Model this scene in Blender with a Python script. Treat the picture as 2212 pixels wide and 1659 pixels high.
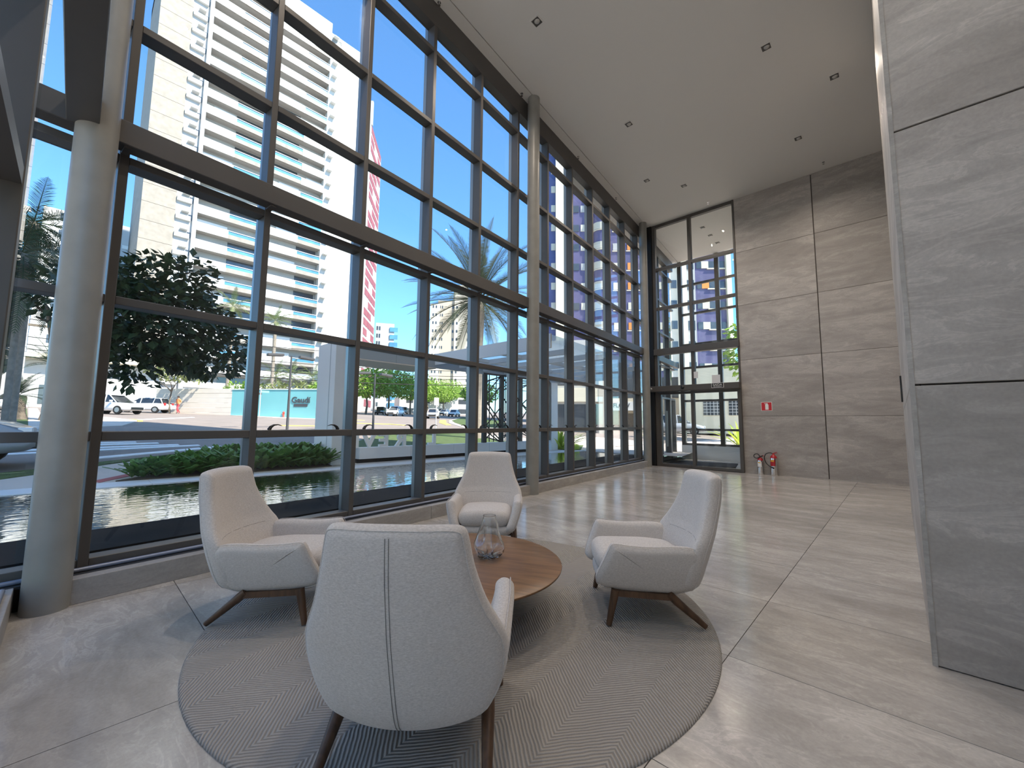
import bpy, bmesh, math, random
from mathutils import Vector, Matrix
random.seed(7)
R = math.radians
scene = bpy.context.scene
for o in list(bpy.data.objects): bpy.data.objects.remove(o)
col = scene.collection

# ------------------------------------------------------------------ camera
EYE = 1.28
cam_d = bpy.data.cameras.new('camera'); cam = bpy.data.objects.new('camera', cam_d); col.objects.link(cam)
cam_d.sensor_fit = 'HORIZONTAL'; cam_d.sensor_width = 36.0
cam_d.lens = 886.43 / 2212 * 36.0
cam_d.clip_start = 0.05; cam_d.clip_end = 2000
cam.matrix_world = Matrix.Translation((0, 0, EYE)) @ Matrix.Rotation(0.754875, 4, 'Z') @ Matrix.Rotation(math.pi/2 + 0.0943839, 4, 'X') @ Matrix.Rotation(0.00888327, 4, 'Z')
scene.camera = cam

# ------------------------------------------------------------------ world, sun, exposure
SUN = Vector((0.62, 0.22, 0.75)).normalized()
w = bpy.data.worlds.new('sky'); scene.world = w; w.use_nodes = True
nt = w.node_tree; nt.nodes.clear()
out = nt.nodes.new('ShaderNodeOutputWorld'); bg = nt.nodes.new('ShaderNodeBackground'); sky = nt.nodes.new('ShaderNodeTexSky')
sky.sky_type = 'NISHITA'; sky.sun_disc = False
sky.sun_elevation = math.asin(SUN.z); sky.sun_rotation = math.atan2(SUN.x, SUN.y)
sky.altitude = 500; sky.air_density = 1.0; sky.dust_density = 0.5; sky.ozone_density = 1.3
bg.inputs['Strength'].default_value = 0.21
gain = nt.nodes.new('ShaderNodeVectorMath'); gain.operation = 'MULTIPLY'; gain.inputs[1].default_value = (0.95, 1.55, 1.95)
nt.links.new(sky.outputs[0], gain.inputs[0]); nt.links.new(gain.outputs[0], bg.inputs['Color']); nt.links.new(bg.outputs[0], out.inputs['Surface'])
sd = bpy.data.lights.new('sun', 'SUN'); sun = bpy.data.objects.new('sun', sd); col.objects.link(sun)
sd.energy = 12.0; sd.angle = R(0.6); sd.color = (1.0, 0.93, 0.83)
sun.rotation_euler = SUN.to_track_quat('Z', 'Y').to_euler(); sun.location = (20, 12, 40)
vs = scene.view_settings
vs.view_transform = 'Standard'; vs.look = 'None'; vs.gamma = 1.0; vs.use_curve_mapping = False
vs.exposure = 0.2
scene.cycles.transparent_max_bounces = 24
scene.cycles.max_bounces = 10
scene.cycles.diffuse_bounces = 6

# ------------------------------------------------------------------ materials
MATS = {}
def nodes(name):
    m = bpy.data.materials.new(name); m.use_nodes = True; MATS[name] = m
    t = m.node_tree; b = t.nodes['Principled BSDF']
    return m, t, b
def N(t, k, **kw):
    n = t.nodes.new(k)
    for a, v in kw.items(): setattr(n, a, v)
    return n
def L(t, a, b): t.links.new(a, b)
def plain(name, c, rough=0.6, metal=0.0, spec=0.5, emit=None, bump=None, var=0.0, vscale=6.0):
    m, t, b = nodes(name)
    b.inputs['Base Color'].default_value = (*c, 1); b.inputs['Roughness'].default_value = rough
    b.inputs['Metallic'].default_value = metal; b.inputs['Specular IOR Level'].default_value = spec
    tc = N(t, 'ShaderNodeTexCoord')
    if var:
        no = N(t, 'ShaderNodeTexNoise'); no.inputs['Scale'].default_value = vscale; no.inputs['Detail'].default_value = 5
        oi = N(t, 'ShaderNodeObjectInfo'); ad = N(t, 'ShaderNodeVectorMath', operation='MULTIPLY_ADD')
        ad.inputs[1].default_value = (31, 17, 23); L(t, oi.outputs['Random'], ad.inputs[0]); L(t, tc.outputs['Object'], ad.inputs[2])
        L(t, ad.outputs[0], no.inputs['Vector'])
        cr = N(t, 'ShaderNodeValToRGB')
        cr.color_ramp.elements[0].position = 0.3; cr.color_ramp.elements[1].position = 0.7
        cr.color_ramp.elements[0].color = (*[x*(1-var) for x in c], 1); cr.color_ramp.elements[1].color = (*[min(1, x*(1+var)) for x in c], 1)
        L(t, no.outputs['Fac'], cr.inputs['Fac']); L(t, cr.outputs[0], b.inputs['Base Color'])
    if bump:
        n2 = N(t, 'ShaderNodeTexNoise'); n2.inputs['Scale'].default_value = bump[0]; n2.inputs['Detail'].default_value = 4
        L(t, tc.outputs['Object'], n2.inputs['Vector'])
        bp = N(t, 'ShaderNodeBump'); bp.inputs['Strength'].default_value = bump[1]; bp.inputs['Distance'].default_value = bump[2]
        L(t, n2.outputs['Fac'], bp.inputs['Height']); L(t, bp.outputs[0], b.inputs['Normal'])
    return m
def stone(name, dark, mid, light, rough, scale=1.0, rot=0.6, spec=0.5, plane='xy'):
    """grey limestone slab: cloudy body, streaked bedding and pale veins; every slab gets its own cut"""
    m, t, b = nodes(name)
    tc = N(t, 'ShaderNodeTexCoord'); oi = N(t, 'ShaderNodeObjectInfo')
    ad = N(t, 'ShaderNodeVectorMath', operation='MULTIPLY_ADD'); ad.inputs[1].default_value = (53, 37, 71)
    L(t, oi.outputs['Random'], ad.inputs[0]); L(t, tc.outputs['Object'], ad.inputs[2])
    mp = N(t, 'ShaderNodeMapping'); mp.vector_type = 'POINT'
    if plane == 'xy': mp.inputs['Rotation'].default_value = (0, 0, rot); mp.inputs['Scale'].default_value = (0.85*scale, 2.0*scale, 1)
    else: mp.inputs['Rotation'].default_value = (0, rot, 0); mp.inputs['Scale'].default_value = (0.6*scale, 1, 2.2*scale)
    L(t, ad.outputs[0], mp.inputs['Vector'])
    n1 = N(t, 'ShaderNodeTexNoise'); n1.inputs['Scale'].default_value = 1.1; n1.inputs['Detail'].default_value = 7; n1.inputs['Roughness'].default_value = 0.6; n1.inputs['Distortion'].default_value = 0.6
    n2 = N(t, 'ShaderNodeTexNoise'); n2.inputs['Scale'].default_value = 3.2; n2.inputs['Detail'].default_value = 9; n2.inputs['Roughness'].default_value = 0.68; n2.inputs['Distortion'].default_value = 1.4
    n3 = N(t, 'ShaderNodeTexNoise'); n3.inputs['Scale'].default_value = 60; n3.inputs['Detail'].default_value = 3
    for n in (n1, n2): L(t, mp.outputs[0], n.inputs['Vector'])
    L(t, ad.outputs[0], n3.inputs['Vector'])
    c1 = N(t, 'ShaderNodeValToRGB'); e = c1.color_ramp.elements
    e[0].position = 0.32; e[0].color = (*dark, 1); e[1].position = 0.68; e[1].color = (*light, 1)
    x = c1.color_ramp.elements.new(0.5); x.color = (*mid, 1)
    L(t, n1.outputs['Fac'], c1.inputs['Fac'])
    # veins: thin bright bands where the second noise crosses its middle
    sb = N(t, 'ShaderNodeMath', operation='SUBTRACT'); sb.inputs[1].default_value = 0.53; L(t, n2.outputs['Fac'], sb.inputs[0])
    ab = N(t, 'ShaderNodeMath', operation='ABSOLUTE'); L(t, sb.outputs[0], ab.inputs[0])
    v = N(t, 'ShaderNodeMapRange'); v.inputs['From Min'].default_value = 0.0; v.inputs['From Max'].default_value = 0.035; v.inputs['To Min'].default_value = 0.45; v.inputs['To Max'].default_value = 0.0
    L(t, ab.outputs[0], v.inputs['Value'])
    mk = N(t, 'ShaderNodeMapRange'); mk.inputs['From Min'].default_value = 0.42; mk.inputs['From Max'].default_value = 0.62; L(t, n1.outputs['Fac'], mk.inputs['Value'])
    mu = N(t, 'ShaderNodeMath', operation='MULTIPLY'); L(t, v.outputs[0], mu.inputs[0]); L(t, mk.outputs[0], mu.inputs[1])
    mx = N(t, 'ShaderNodeMixRGB'); mx.inputs['Color2'].default_value = (*[min(1, k*1.35) for k in light], 1)
    L(t, mu.outputs[0], mx.inputs['Fac']); L(t, c1.outputs[0], mx.inputs['Color1'])
    # streaks and per slab tone
    s2 = N(t, 'ShaderNodeMapRange'); s2.inputs['From Min'].default_value = 0.3; s2.inputs['From Max'].default_value = 0.7; s2.inputs['To Min'].default_value = 0.86; s2.inputs['To Max'].default_value = 1.1
    L(t, n2.outputs['Fac'], s2.inputs['Value'])
    rnd = N(t, 'ShaderNodeMapRange'); rnd.inputs['To Min'].default_value = 0.93; rnd.inputs['To Max'].default_value = 1.06; L(t, oi.outputs['Random'], rnd.inputs['Value'])
    g3 = N(t, 'ShaderNodeMapRange'); g3.inputs['From Min'].default_value = 0.3; g3.inputs['From Max'].default_value = 0.7; g3.inputs['To Min'].default_value = 0.94; g3.inputs['To Max'].default_value = 1.06; L(t, n3.outputs['Fac'], g3.inputs['Value'])
    m1 = N(t, 'ShaderNodeMath', operation='MULTIPLY'); L(t, s2.outputs[0], m1.inputs[0]); L(t, rnd.outputs[0], m1.inputs[1])
    m2 = N(t, 'ShaderNodeMath', operation='MULTIPLY'); L(t, m1.outputs[0], m2.inputs[0]); L(t, g3.outputs[0], m2.inputs[1])
    sc = N(t, 'ShaderNodeVectorMath', operation='SCALE'); L(t, mx.outputs[0], sc.inputs[0]); L(t, m2.outputs[0], sc.inputs['Scale'])
    L(t, sc.outputs[0], b.inputs['Base Color'])
    rr = N(t, 'ShaderNodeMapRange'); rr.inputs['To Min'].default_value = rough*0.8; rr.inputs['To Max'].default_value = rough*1.25; L(t, n2.outputs['Fac'], rr.inputs['Value'])
    L(t, rr.outputs[0], b.inputs['Roughness']); b.inputs['Specular IOR Level'].default_value = spec
    return m
def glassmat(name, tint=(0.86, 0.9, 0.88), r0=0.035):
    m = bpy.data.materials.new(name); m.use_nodes = True; MATS[name] = m; t = m.node_tree; t.nodes.clear()
    o = N(t, 'ShaderNodeOutputMaterial'); tr = N(t, 'ShaderNodeBsdfTransparent'); gl = N(t, 'ShaderNodeBsdfGlossy'); mx = N(t, 'ShaderNodeMixShader'); ge = N(t, 'ShaderNodeNewGeometry')
    tr.inputs['Color'].default_value = (*tint, 1); gl.inputs['Roughness'].default_value = 0.0
    dt = N(t, 'ShaderNodeVectorMath', operation='DOT_PRODUCT'); L(t, ge.outputs['Normal'], dt.inputs[0]); L(t, ge.outputs['Incoming'], dt.inputs[1])
    ab = N(t, 'ShaderNodeMath', operation='ABSOLUTE'); L(t, dt.outputs['Value'], ab.inputs[0])
    om = N(t, 'ShaderNodeMath', operation='SUBTRACT'); om.inputs[0].default_value = 1.0; L(t, ab.outputs[0], om.inputs[1])
    pw = N(t, 'ShaderNodeMath', operation='POWER'); pw.inputs[1].default_value = 5.0; L(t, om.outputs[0], pw.inputs[0])
    mu = N(t, 'ShaderNodeMath', operation='MULTIPLY_ADD'); mu.inputs[1].default_value = 1-r0; mu.inputs[2].default_value = r0; L(t, pw.outputs[0], mu.inputs[0])
    L(t, mu.outputs[0], mx.inputs['Fac']); L(t, tr.outputs[0], mx.inputs[1]); L(t, gl.outputs[0], mx.inputs[2]); L(t, mx.outputs[0], o.inputs['Surface'])
    return m
def fabric(name, a, b_, sc=260):
    m, t, b = nodes(name); tc = N(t, 'ShaderNodeTexCoord')
    mp = N(t, 'ShaderNodeMapping'); mp.inputs['Scale'].default_value = (1, 1, 3.2); L(t, tc.outputs['Object'], mp.inputs['Vector'])
    n1 = N(t, 'ShaderNodeTexNoise'); n1.inputs['Scale'].default_value = sc*0.35; n1.inputs['Detail'].default_value = 5; n1.inputs['Roughness'].default_value = 0.75; L(t, mp.outputs[0], n1.inputs['Vector'])
    cr = N(t, 'ShaderNodeValToRGB'); cr.color_ramp.elements[0].position = 0.34; cr.color_ramp.elements[1].position = 0.66
    cr.color_ramp.elements[0].color = (*a, 1); cr.color_ramp.elements[1].color = (*b_, 1)
    L(t, n1.outputs['Fac'], cr.inputs['Fac']); L(t, cr.outputs[0], b.inputs['Base Color'])
    b.inputs['Roughness'].default_value = 0.95; b.inputs['Specular IOR Level'].default_value = 0.15
    b.inputs['Sheen Weight'].default_value = 0.25; b.inputs['Sheen Roughness'].default_value = 0.5
    bp = N(t, 'ShaderNodeBump'); bp.inputs['Strength'].default_value = 0.25; bp.inputs['Distance'].default_value = 0.002
    L(t, n1.outputs['Fac'], bp.inputs['Height']); L(t, bp.outputs[0], b.inputs['Normal'])
    return m
def wood(name, a, b_, rough=0.4, sc=(1.2, 22, 22)):
    m, t, b = nodes(name); tc = N(t, 'ShaderNodeTexCoord')
    mp = N(t, 'ShaderNodeMapping'); mp.inputs['Scale'].default_value = sc; L(t, tc.outputs['Object'], mp.inputs['Vector'])
    n1 = N(t, 'ShaderNodeTexNoise'); n1.inputs['Scale'].default_value = 2.0; n1.inputs['Detail'].default_value = 6; n1.inputs['Distortion'].default_value = 0.4; L(t, mp.outputs[0], n1.inputs['Vector'])
    cr = N(t, 'ShaderNodeValToRGB'); cr.color_ramp.elements[0].position = 0.3; cr.color_ramp.elements[1].position = 0.7
    cr.color_ramp.elements[0].color = (*a, 1); cr.color_ramp.elements[1].color = (*b_, 1)
    L(t, n1.outputs['Fac'], cr.inputs['Fac']); L(t, cr.outputs[0], b.inputs['Base Color']); b.inputs['Roughness'].default_value = rough
    return m
def leafmat(name, a, b_, trans=0.25):
    m, t, b = nodes(name); gi = N(t, 'ShaderNodeNewGeometry')
    cr = N(t, 'ShaderNodeValToRGB'); cr.color_ramp.elements[0].color = (*a, 1); cr.color_ramp.elements[1].color = (*b_, 1)
    L(t, gi.outputs['Random Per Island'], cr.inputs['Fac']); L(t, cr.outputs[0], b.inputs['Base Color']); b.inputs['Roughness'].default_value = 0.5
    ts = N(t, 'ShaderNodeBsdfTranslucent'); L(t, cr.outputs[0], ts.inputs['Color'])
    mx = N(t, 'ShaderNodeMixShader'); mx.inputs['Fac'].default_value = trans
    o = [n for n in t.nodes if n.type == 'OUTPUT_MATERIAL'][0]
    L(t, b.outputs[0], mx.inputs[1]); L(t, ts.outputs[0], mx.inputs[2]); L(t, mx.outputs[0], o.inputs['Surface'])
    return m

stone('wall_stone', (0.31, 0.281, 0.258), (0.37, 0.339, 0.312), (0.45, 0.415, 0.382), 0.5, 0.9, 0.45, plane='xz')
stone('floor_stone', (0.34, 0.318, 0.295), (0.41, 0.388, 0.362), (0.49, 0.465, 0.435), 0.17, 1.0, -0.6, spec=0.6)
stone('curb_stone', (0.30, 0.28, 0.26), (0.35, 0.33, 0.305), (0.42, 0.395, 0.37), 0.45, 1.4, 0.2, plane='xz')
plain('joint', (0.10, 0.092, 0.085), 0.9)
plain('ceiling_paint', (0.71, 0.69, 0.655), 0.95, spec=0.1, bump=(220, 0.15, 0.002))
plain('gap_dark', (0.03, 0.03, 0.03), 0.9)
plain('aluminium', (0.082, 0.075, 0.069), 0.45, spec=0.5, var=0.06, vscale=3)
plain('aluminium_light', (0.30, 0.31, 0.31), 0.35, metal=0.5)
plain('column_paint', (0.245, 0.24, 0.222), 0.42, bump=(90, 0.12, 0.003), var=0.08, vscale=5)
glassmat('glass', (0.955, 0.968, 0.962))
glassmat('door_glass', (0.945, 0.96, 0.952))
plain('rubber', (0.02, 0.02, 0.02), 0.6)
plain('blue_tube', (0.22, 0.25, 0.33), 0.35, metal=0.3)
fabric('chair_fabric', (0.44, 0.41, 0.388), (0.65, 0.612, 0.583))
plain('seam_thread', (0.20, 0.19, 0.18), 0.9)
wood('leg_wood', (0.055, 0.028, 0.015), (0.12, 0.062, 0.032), 0.42, (22, 22, 2))
wood('table_wood', (0.135, 0.066, 0.026), (0.26, 0.135, 0.058), 0.33, (1.6, 14, 14))
plain('black_metal', (0.012, 0.012, 0.013), 0.45)
plain('black_plastic', (0.015, 0.015, 0.016), 0.35)
plain('chrome', (0.72, 0.71, 0.70), 0.14, metal=1.0)
plain('red_paint', (0.42, 0.012, 0.02), 0.35)
plain('sign_red', (0.55, 0.02, 0.03), 0.5)
plain('white_print', (0.82, 0.82, 0.80), 0.6)
plain('yellow_print', (0.75, 0.42, 0.03), 0.6)
plain('paper', (0.74, 0.74, 0.74), 0.8)
plain('mat_black', (0.014, 0.014, 0.016), 0.95, bump=(300, 0.5, 0.003))
plain('lamp_dark', (0.09, 0.085, 0.08), 0.5)
plain('lamp_lens', (0.45, 0.43, 0.40), 0.3)
# outdoors
plain('white_render', (0.56, 0.555, 0.53), 0.8, var=0.04, vscale=0.3)
plain('white_panel', (0.66, 0.65, 0.62), 0.7)
plain('grey_render', (0.42, 0.42, 0.42), 0.85, var=0.06, vscale=0.3)
plain('beige_stone', (0.31, 0.275, 0.23), 0.85, var=0.12, vscale=1.3)
plain('beige_panel', (0.30, 0.27, 0.235), 0.8, var=0.12, vscale=1.1)
plain('soffit_grey', (0.42, 0.40, 0.375), 0.9)
plain('recess_wall', (0.42, 0.42, 0.41), 0.9, var=0.08, vscale=0.4)
plain('window_dark', (0.06, 0.07, 0.08), 0.12, spec=0.8)
plain('blue_glass', (0.09, 0.27, 0.42), 0.2, spec=0.6, var=0.25, vscale=0.35)
plain('curtain', (0.72, 0.72, 0.70), 0.9)
plain('red_cladding', (0.27, 0.075, 0.09), 0.7, var=0.15, vscale=0.5)
plain('purple_tile', (0.10, 0.088, 0.19), 0.45, var=0.12, vscale=0.5)
plain('blue_tile', (0.065, 0.08, 0.215), 0.4, var=0.1, vscale=0.5)
plain('cream_paint', (0.78, 0.72, 0.55), 0.8)
plain('cream_blind', (0.62, 0.57, 0.47), 0.7)
plain('orange_blind', (0.72, 0.27, 0.06), 0.7)
plain('cream_tower', (0.72, 0.66, 0.54), 0.85, var=0.05, vscale=0.2)
plain('tan_tower', (0.55, 0.48, 0.37), 0.85)
plain('asphalt', (0.225, 0.185, 0.16), 0.9, var=0.12, vscale=0.8, bump=(60, 0.3, 0.01))
plain('pavement', (0.54, 0.48, 0.42), 0.85, var=0.06, vscale=0.8)
plain('pink_paving', (0.62, 0.49, 0.42), 0.85, var=0.06, vscale=0.8)
plain('red_tactile', (0.42, 0.10, 0.10), 0.8)
plain('road_paint', (0.78, 0.78, 0.76), 0.7, var=0.08, vscale=4)
plain('yellow_paint', (0.80, 0.56, 0.10), 0.7)
plain('grass_ground', (0.075, 0.115, 0.032), 0.95, var=0.35, vscale=5, bump=(40, 0.8, 0.05))
plain('soil', (0.06, 0.045, 0.03), 0.95)
plain('black_granite', (0.010, 0.010, 0.011), 0.75, spec=0.06)
plain('coping_white', (0.72, 0.71, 0.69), 0.6)
plain('canopy_white', (0.74, 0.76, 0.78), 0.55)
plain('canopy_grey', (0.38, 0.43, 0.47), 0.5)
plain('canopy_soffit', (0.74, 0.67, 0.60), 0.7)
plain('teal_wall', (0.19, 0.50, 0.51), 0.8, var=0.04, vscale=0.5)
plain('beige_wall', (0.74, 0.66, 0.56), 0.85, var=0.05, vscale=1)
plain('pole_grey', (0.06, 0.06, 0.065), 0.5)
plain('pole_light', (0.55, 0.55, 0.55), 0.5)
plain('wire', (0.02, 0.02, 0.02), 0.8)
plain('trunk', (0.16, 0.13, 0.10), 0.95, var=0.25, vscale=8, bump=(25, 0.6, 0.03))
plain('palm_trunk', (0.24, 0.205, 0.165), 0.95, var=0.2, vscale=6)
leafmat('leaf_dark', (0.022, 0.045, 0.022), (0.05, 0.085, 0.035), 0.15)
leafmat('leaf_green', (0.13, 0.26, 0.035), (0.36, 0.52, 0.09), 0.35)
leafmat('leaf_pale', (0.16, 0.20, 0.07), (0.36, 0.38, 0.16), 0.3)
leafmat('leaf_palm', (0.035, 0.052, 0.030), (0.095, 0.115, 0.062), 0.15)
leafmat('leaf_royal', (0.11, 0.16, 0.06), (0.24, 0.29, 0.11), 0.25)
leafmat('leaf_fern', (0.06, 0.15, 0.03), (0.15, 0.29, 0.06), 0.25)
leafmat('leaf_lime', (0.30, 0.42, 0.04), (0.62, 0.70, 0.10), 0.35)
for n_, c_ in (('car_white', (0.80, 0.80, 0.80)), ('car_silver', (0.42, 0.43, 0.45)), ('car_black', (0.02, 0.02, 0.022)), ('car_grey', (0.20, 0.21, 0.23))):
    mm = plain(n_, c_, 0.28, metal=0.0 if n_ == 'car_white' else 0.3); mm.node_tree.nodes['Principled BSDF'].inputs['Coat Weight'].default_value = 0.6
plain('car_glass', (0.02, 0.024, 0.028), 0.05, spec=0.9)
plain('tyre', (0.014, 0.014, 0.014), 0.85)
plain('tail_red', (0.5, 0.02, 0.02), 0.3)
plain('head_lamp', (0.7, 0.72, 0.74), 0.15)
plain('skin', (0.45, 0.25, 0.16), 0.6)
plain('cloth_orange', (0.75, 0.28, 0.10), 0.9)
plain('cloth_red', (0.62, 0.07, 0.08), 0.9)
plain('hair_dark', (0.03, 0.02, 0.015), 0.8)
plain('hydrant_red', (0.6, 0.06, 0.04), 0.5)
m = bpy.data.materials.new('canopy_glass'); m.use_nodes = True; MATS['canopy_glass'] = m; t = m.node_tree; t.nodes.clear()
o_ = N(t, 'ShaderNodeOutputMaterial'); tl = N(t, 'ShaderNodeBsdfTranslucent'); tl.inputs['Color'].default_value = (0.8, 0.84, 0.84, 1); tp = N(t, 'ShaderNodeBsdfTransparent'); tp.inputs['Color'].default_value = (0.85, 0.9, 0.9, 1)
mx = N(t, 'ShaderNodeMixShader'); mx.inputs['Fac'].default_value = 0.45; L(t, tp.outputs[0], mx.inputs[1]); L(t, tl.outputs[0], mx.inputs[2]); L(t, mx.outputs[0], o_.inputs['Surface'])
# clear vase glass
m = bpy.data.materials.new('vase_glass'); m.use_nodes = True; MATS['vase_glass'] = m
b = m.node_tree.nodes['Principled BSDF']; b.inputs['Transmission Weight'].default_value = 1.0; b.inputs['Roughness'].default_value = 0.0; b.inputs['IOR'].default_value = 1.45; b.inputs['Base Color'].default_value = (0.97, 0.98, 0.98, 1)
# pond water: dark body, rippled mirror
m, t, b = nodes('water'); b.inputs['Base Color'].default_value = (0.022, 0.034, 0.02, 1); b.inputs['Roughness'].default_value = 0.03; b.inputs['Specular IOR Level'].default_value = 0.5; b.inputs['IOR'].default_value = 1.6
b.inputs['Coat Weight'].default_value = 1.0; b.inputs['Coat IOR'].default_value = 1.6
tc = N(t, 'ShaderNodeTexCoord'); mp = N(t, 'ShaderNodeMapping'); mp.inputs['Scale'].default_value = (7, 3.0, 1); mp.inputs['Rotation'].default_value = (0, 0, 0.5); L(t, tc.outputs['Object'], mp.inputs['Vector'])
n1 = N(t, 'ShaderNodeTexNoise'); n1.inputs['Scale'].default_value = 1.6; n1.inputs['Detail'].default_value = 2; L(t, mp.outputs[0], n1.inputs['Vector'])
bp = N(t, 'ShaderNodeBump'); bp.inputs['Strength'].default_value = 0.10; bp.inputs['Distance'].default_value = 0.05; L(t, n1.outputs['Fac'], bp.inputs['Height'])
L(t, bp.outputs[0], b.inputs['Normal']); L(t, bp.outputs[0], b.inputs['Coat Normal'])
# rug: ribbed weave laid in zig-zag bands
m, t, b = nodes('rug'); tc = N(t, 'ShaderNodeTexCoord')
rn = N(t, 'ShaderNodeTexNoise'); rn.inputs['Scale'].default_value = 9; rn.inputs['Detail'].default_value = 2; L(t, tc.outputs['Object'], rn.inputs['Vector'])
sx = N(t, 'ShaderNodeSeparateXYZ'); rv = N(t, 'ShaderNodeVectorRotate', rotation_type='Z_AXIS'); rv.inputs['Angle'].default_value = -0.13; L(t, tc.outputs['Object'], rv.inputs['Vector']); L(t, rv.outputs[0], sx.inputs[0])
BW = 0.23
dv = N(t, 'ShaderNodeMath', operation='PINGPONG'); dv.inputs[1].default_value = BW; L(t, sx.outputs['X'], dv.inputs[0])
sl = N(t, 'ShaderNodeMath', operation='MULTIPLY'); sl.inputs[1].default_value = 1.0; L(t, dv.outputs[0], sl.inputs[0])
sm = N(t, 'ShaderNodeMath', operation='ADD'); L(t, sl.outputs[0], sm.inputs[0]); L(t, sx.outputs['Y'], sm.inputs[1])
wob = N(t, 'ShaderNodeMath', operation='MULTIPLY_ADD'); wob.inputs[1].default_value = 0.022; L(t, rn.outputs['Fac'], wob.inputs[0]); L(t, sm.outputs[0], wob.inputs[2])
fq = N(t, 'ShaderNodeMath', operation='MULTIPLY'); fq.inputs[1].default_value = 2*math.pi/0.0225; L(t, wob.outputs[0], fq.inputs[0])
sn = N(t, 'ShaderNodeMath', operation='SINE'); L(t, fq.outputs[0], sn.inputs[0])
rf = N(t, 'ShaderNodeTexNoise'); rf.inputs['Scale'].default_value = 190; rf.inputs['Detail'].default_value = 3; L(t, tc.outputs['Object'], rf.inputs['Vector'])
hh = N(t, 'ShaderNodeMath', operation='MULTIPLY_ADD'); hh.inputs[1].default_value = 0.5; hh.inputs[2].default_value = 0.5; L(t, sn.outputs[0], hh.inputs[0])
h2 = N(t, 'ShaderNodeMath', operation='MULTIPLY_ADD'); h2.inputs[1].default_value = 0.35; L(t, rf.outputs['Fac'], h2.inputs[0]); L(t, hh.outputs[0], h2.inputs[2])
bp = N(t, 'ShaderNodeBump'); bp.inputs['Strength'].default_value = 0.9; bp.inputs['Distance'].default_value = 0.006; L(t, h2.outputs[0], bp.inputs['Height']); L(t, bp.outputs[0], b.inputs['Normal'])
cr = N(t, 'ShaderNodeValToRGB'); cr.color_ramp.elements[0].color = (0.235, 0.22, 0.205, 1); cr.color_ramp.elements[1].color = (0.40, 0.38, 0.355, 1); cr.color_ramp.elements[0].position = 0.12; cr.color_ramp.elements[1].position = 0.75
L(t, h2.outputs[0], cr.inputs['Fac']); L(t, cr.outputs[0], b.inputs['Base Color']); b.inputs['Roughness'].default_value = 0.97; b.inputs['Specular IOR Level'].default_value = 0.1

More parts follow.
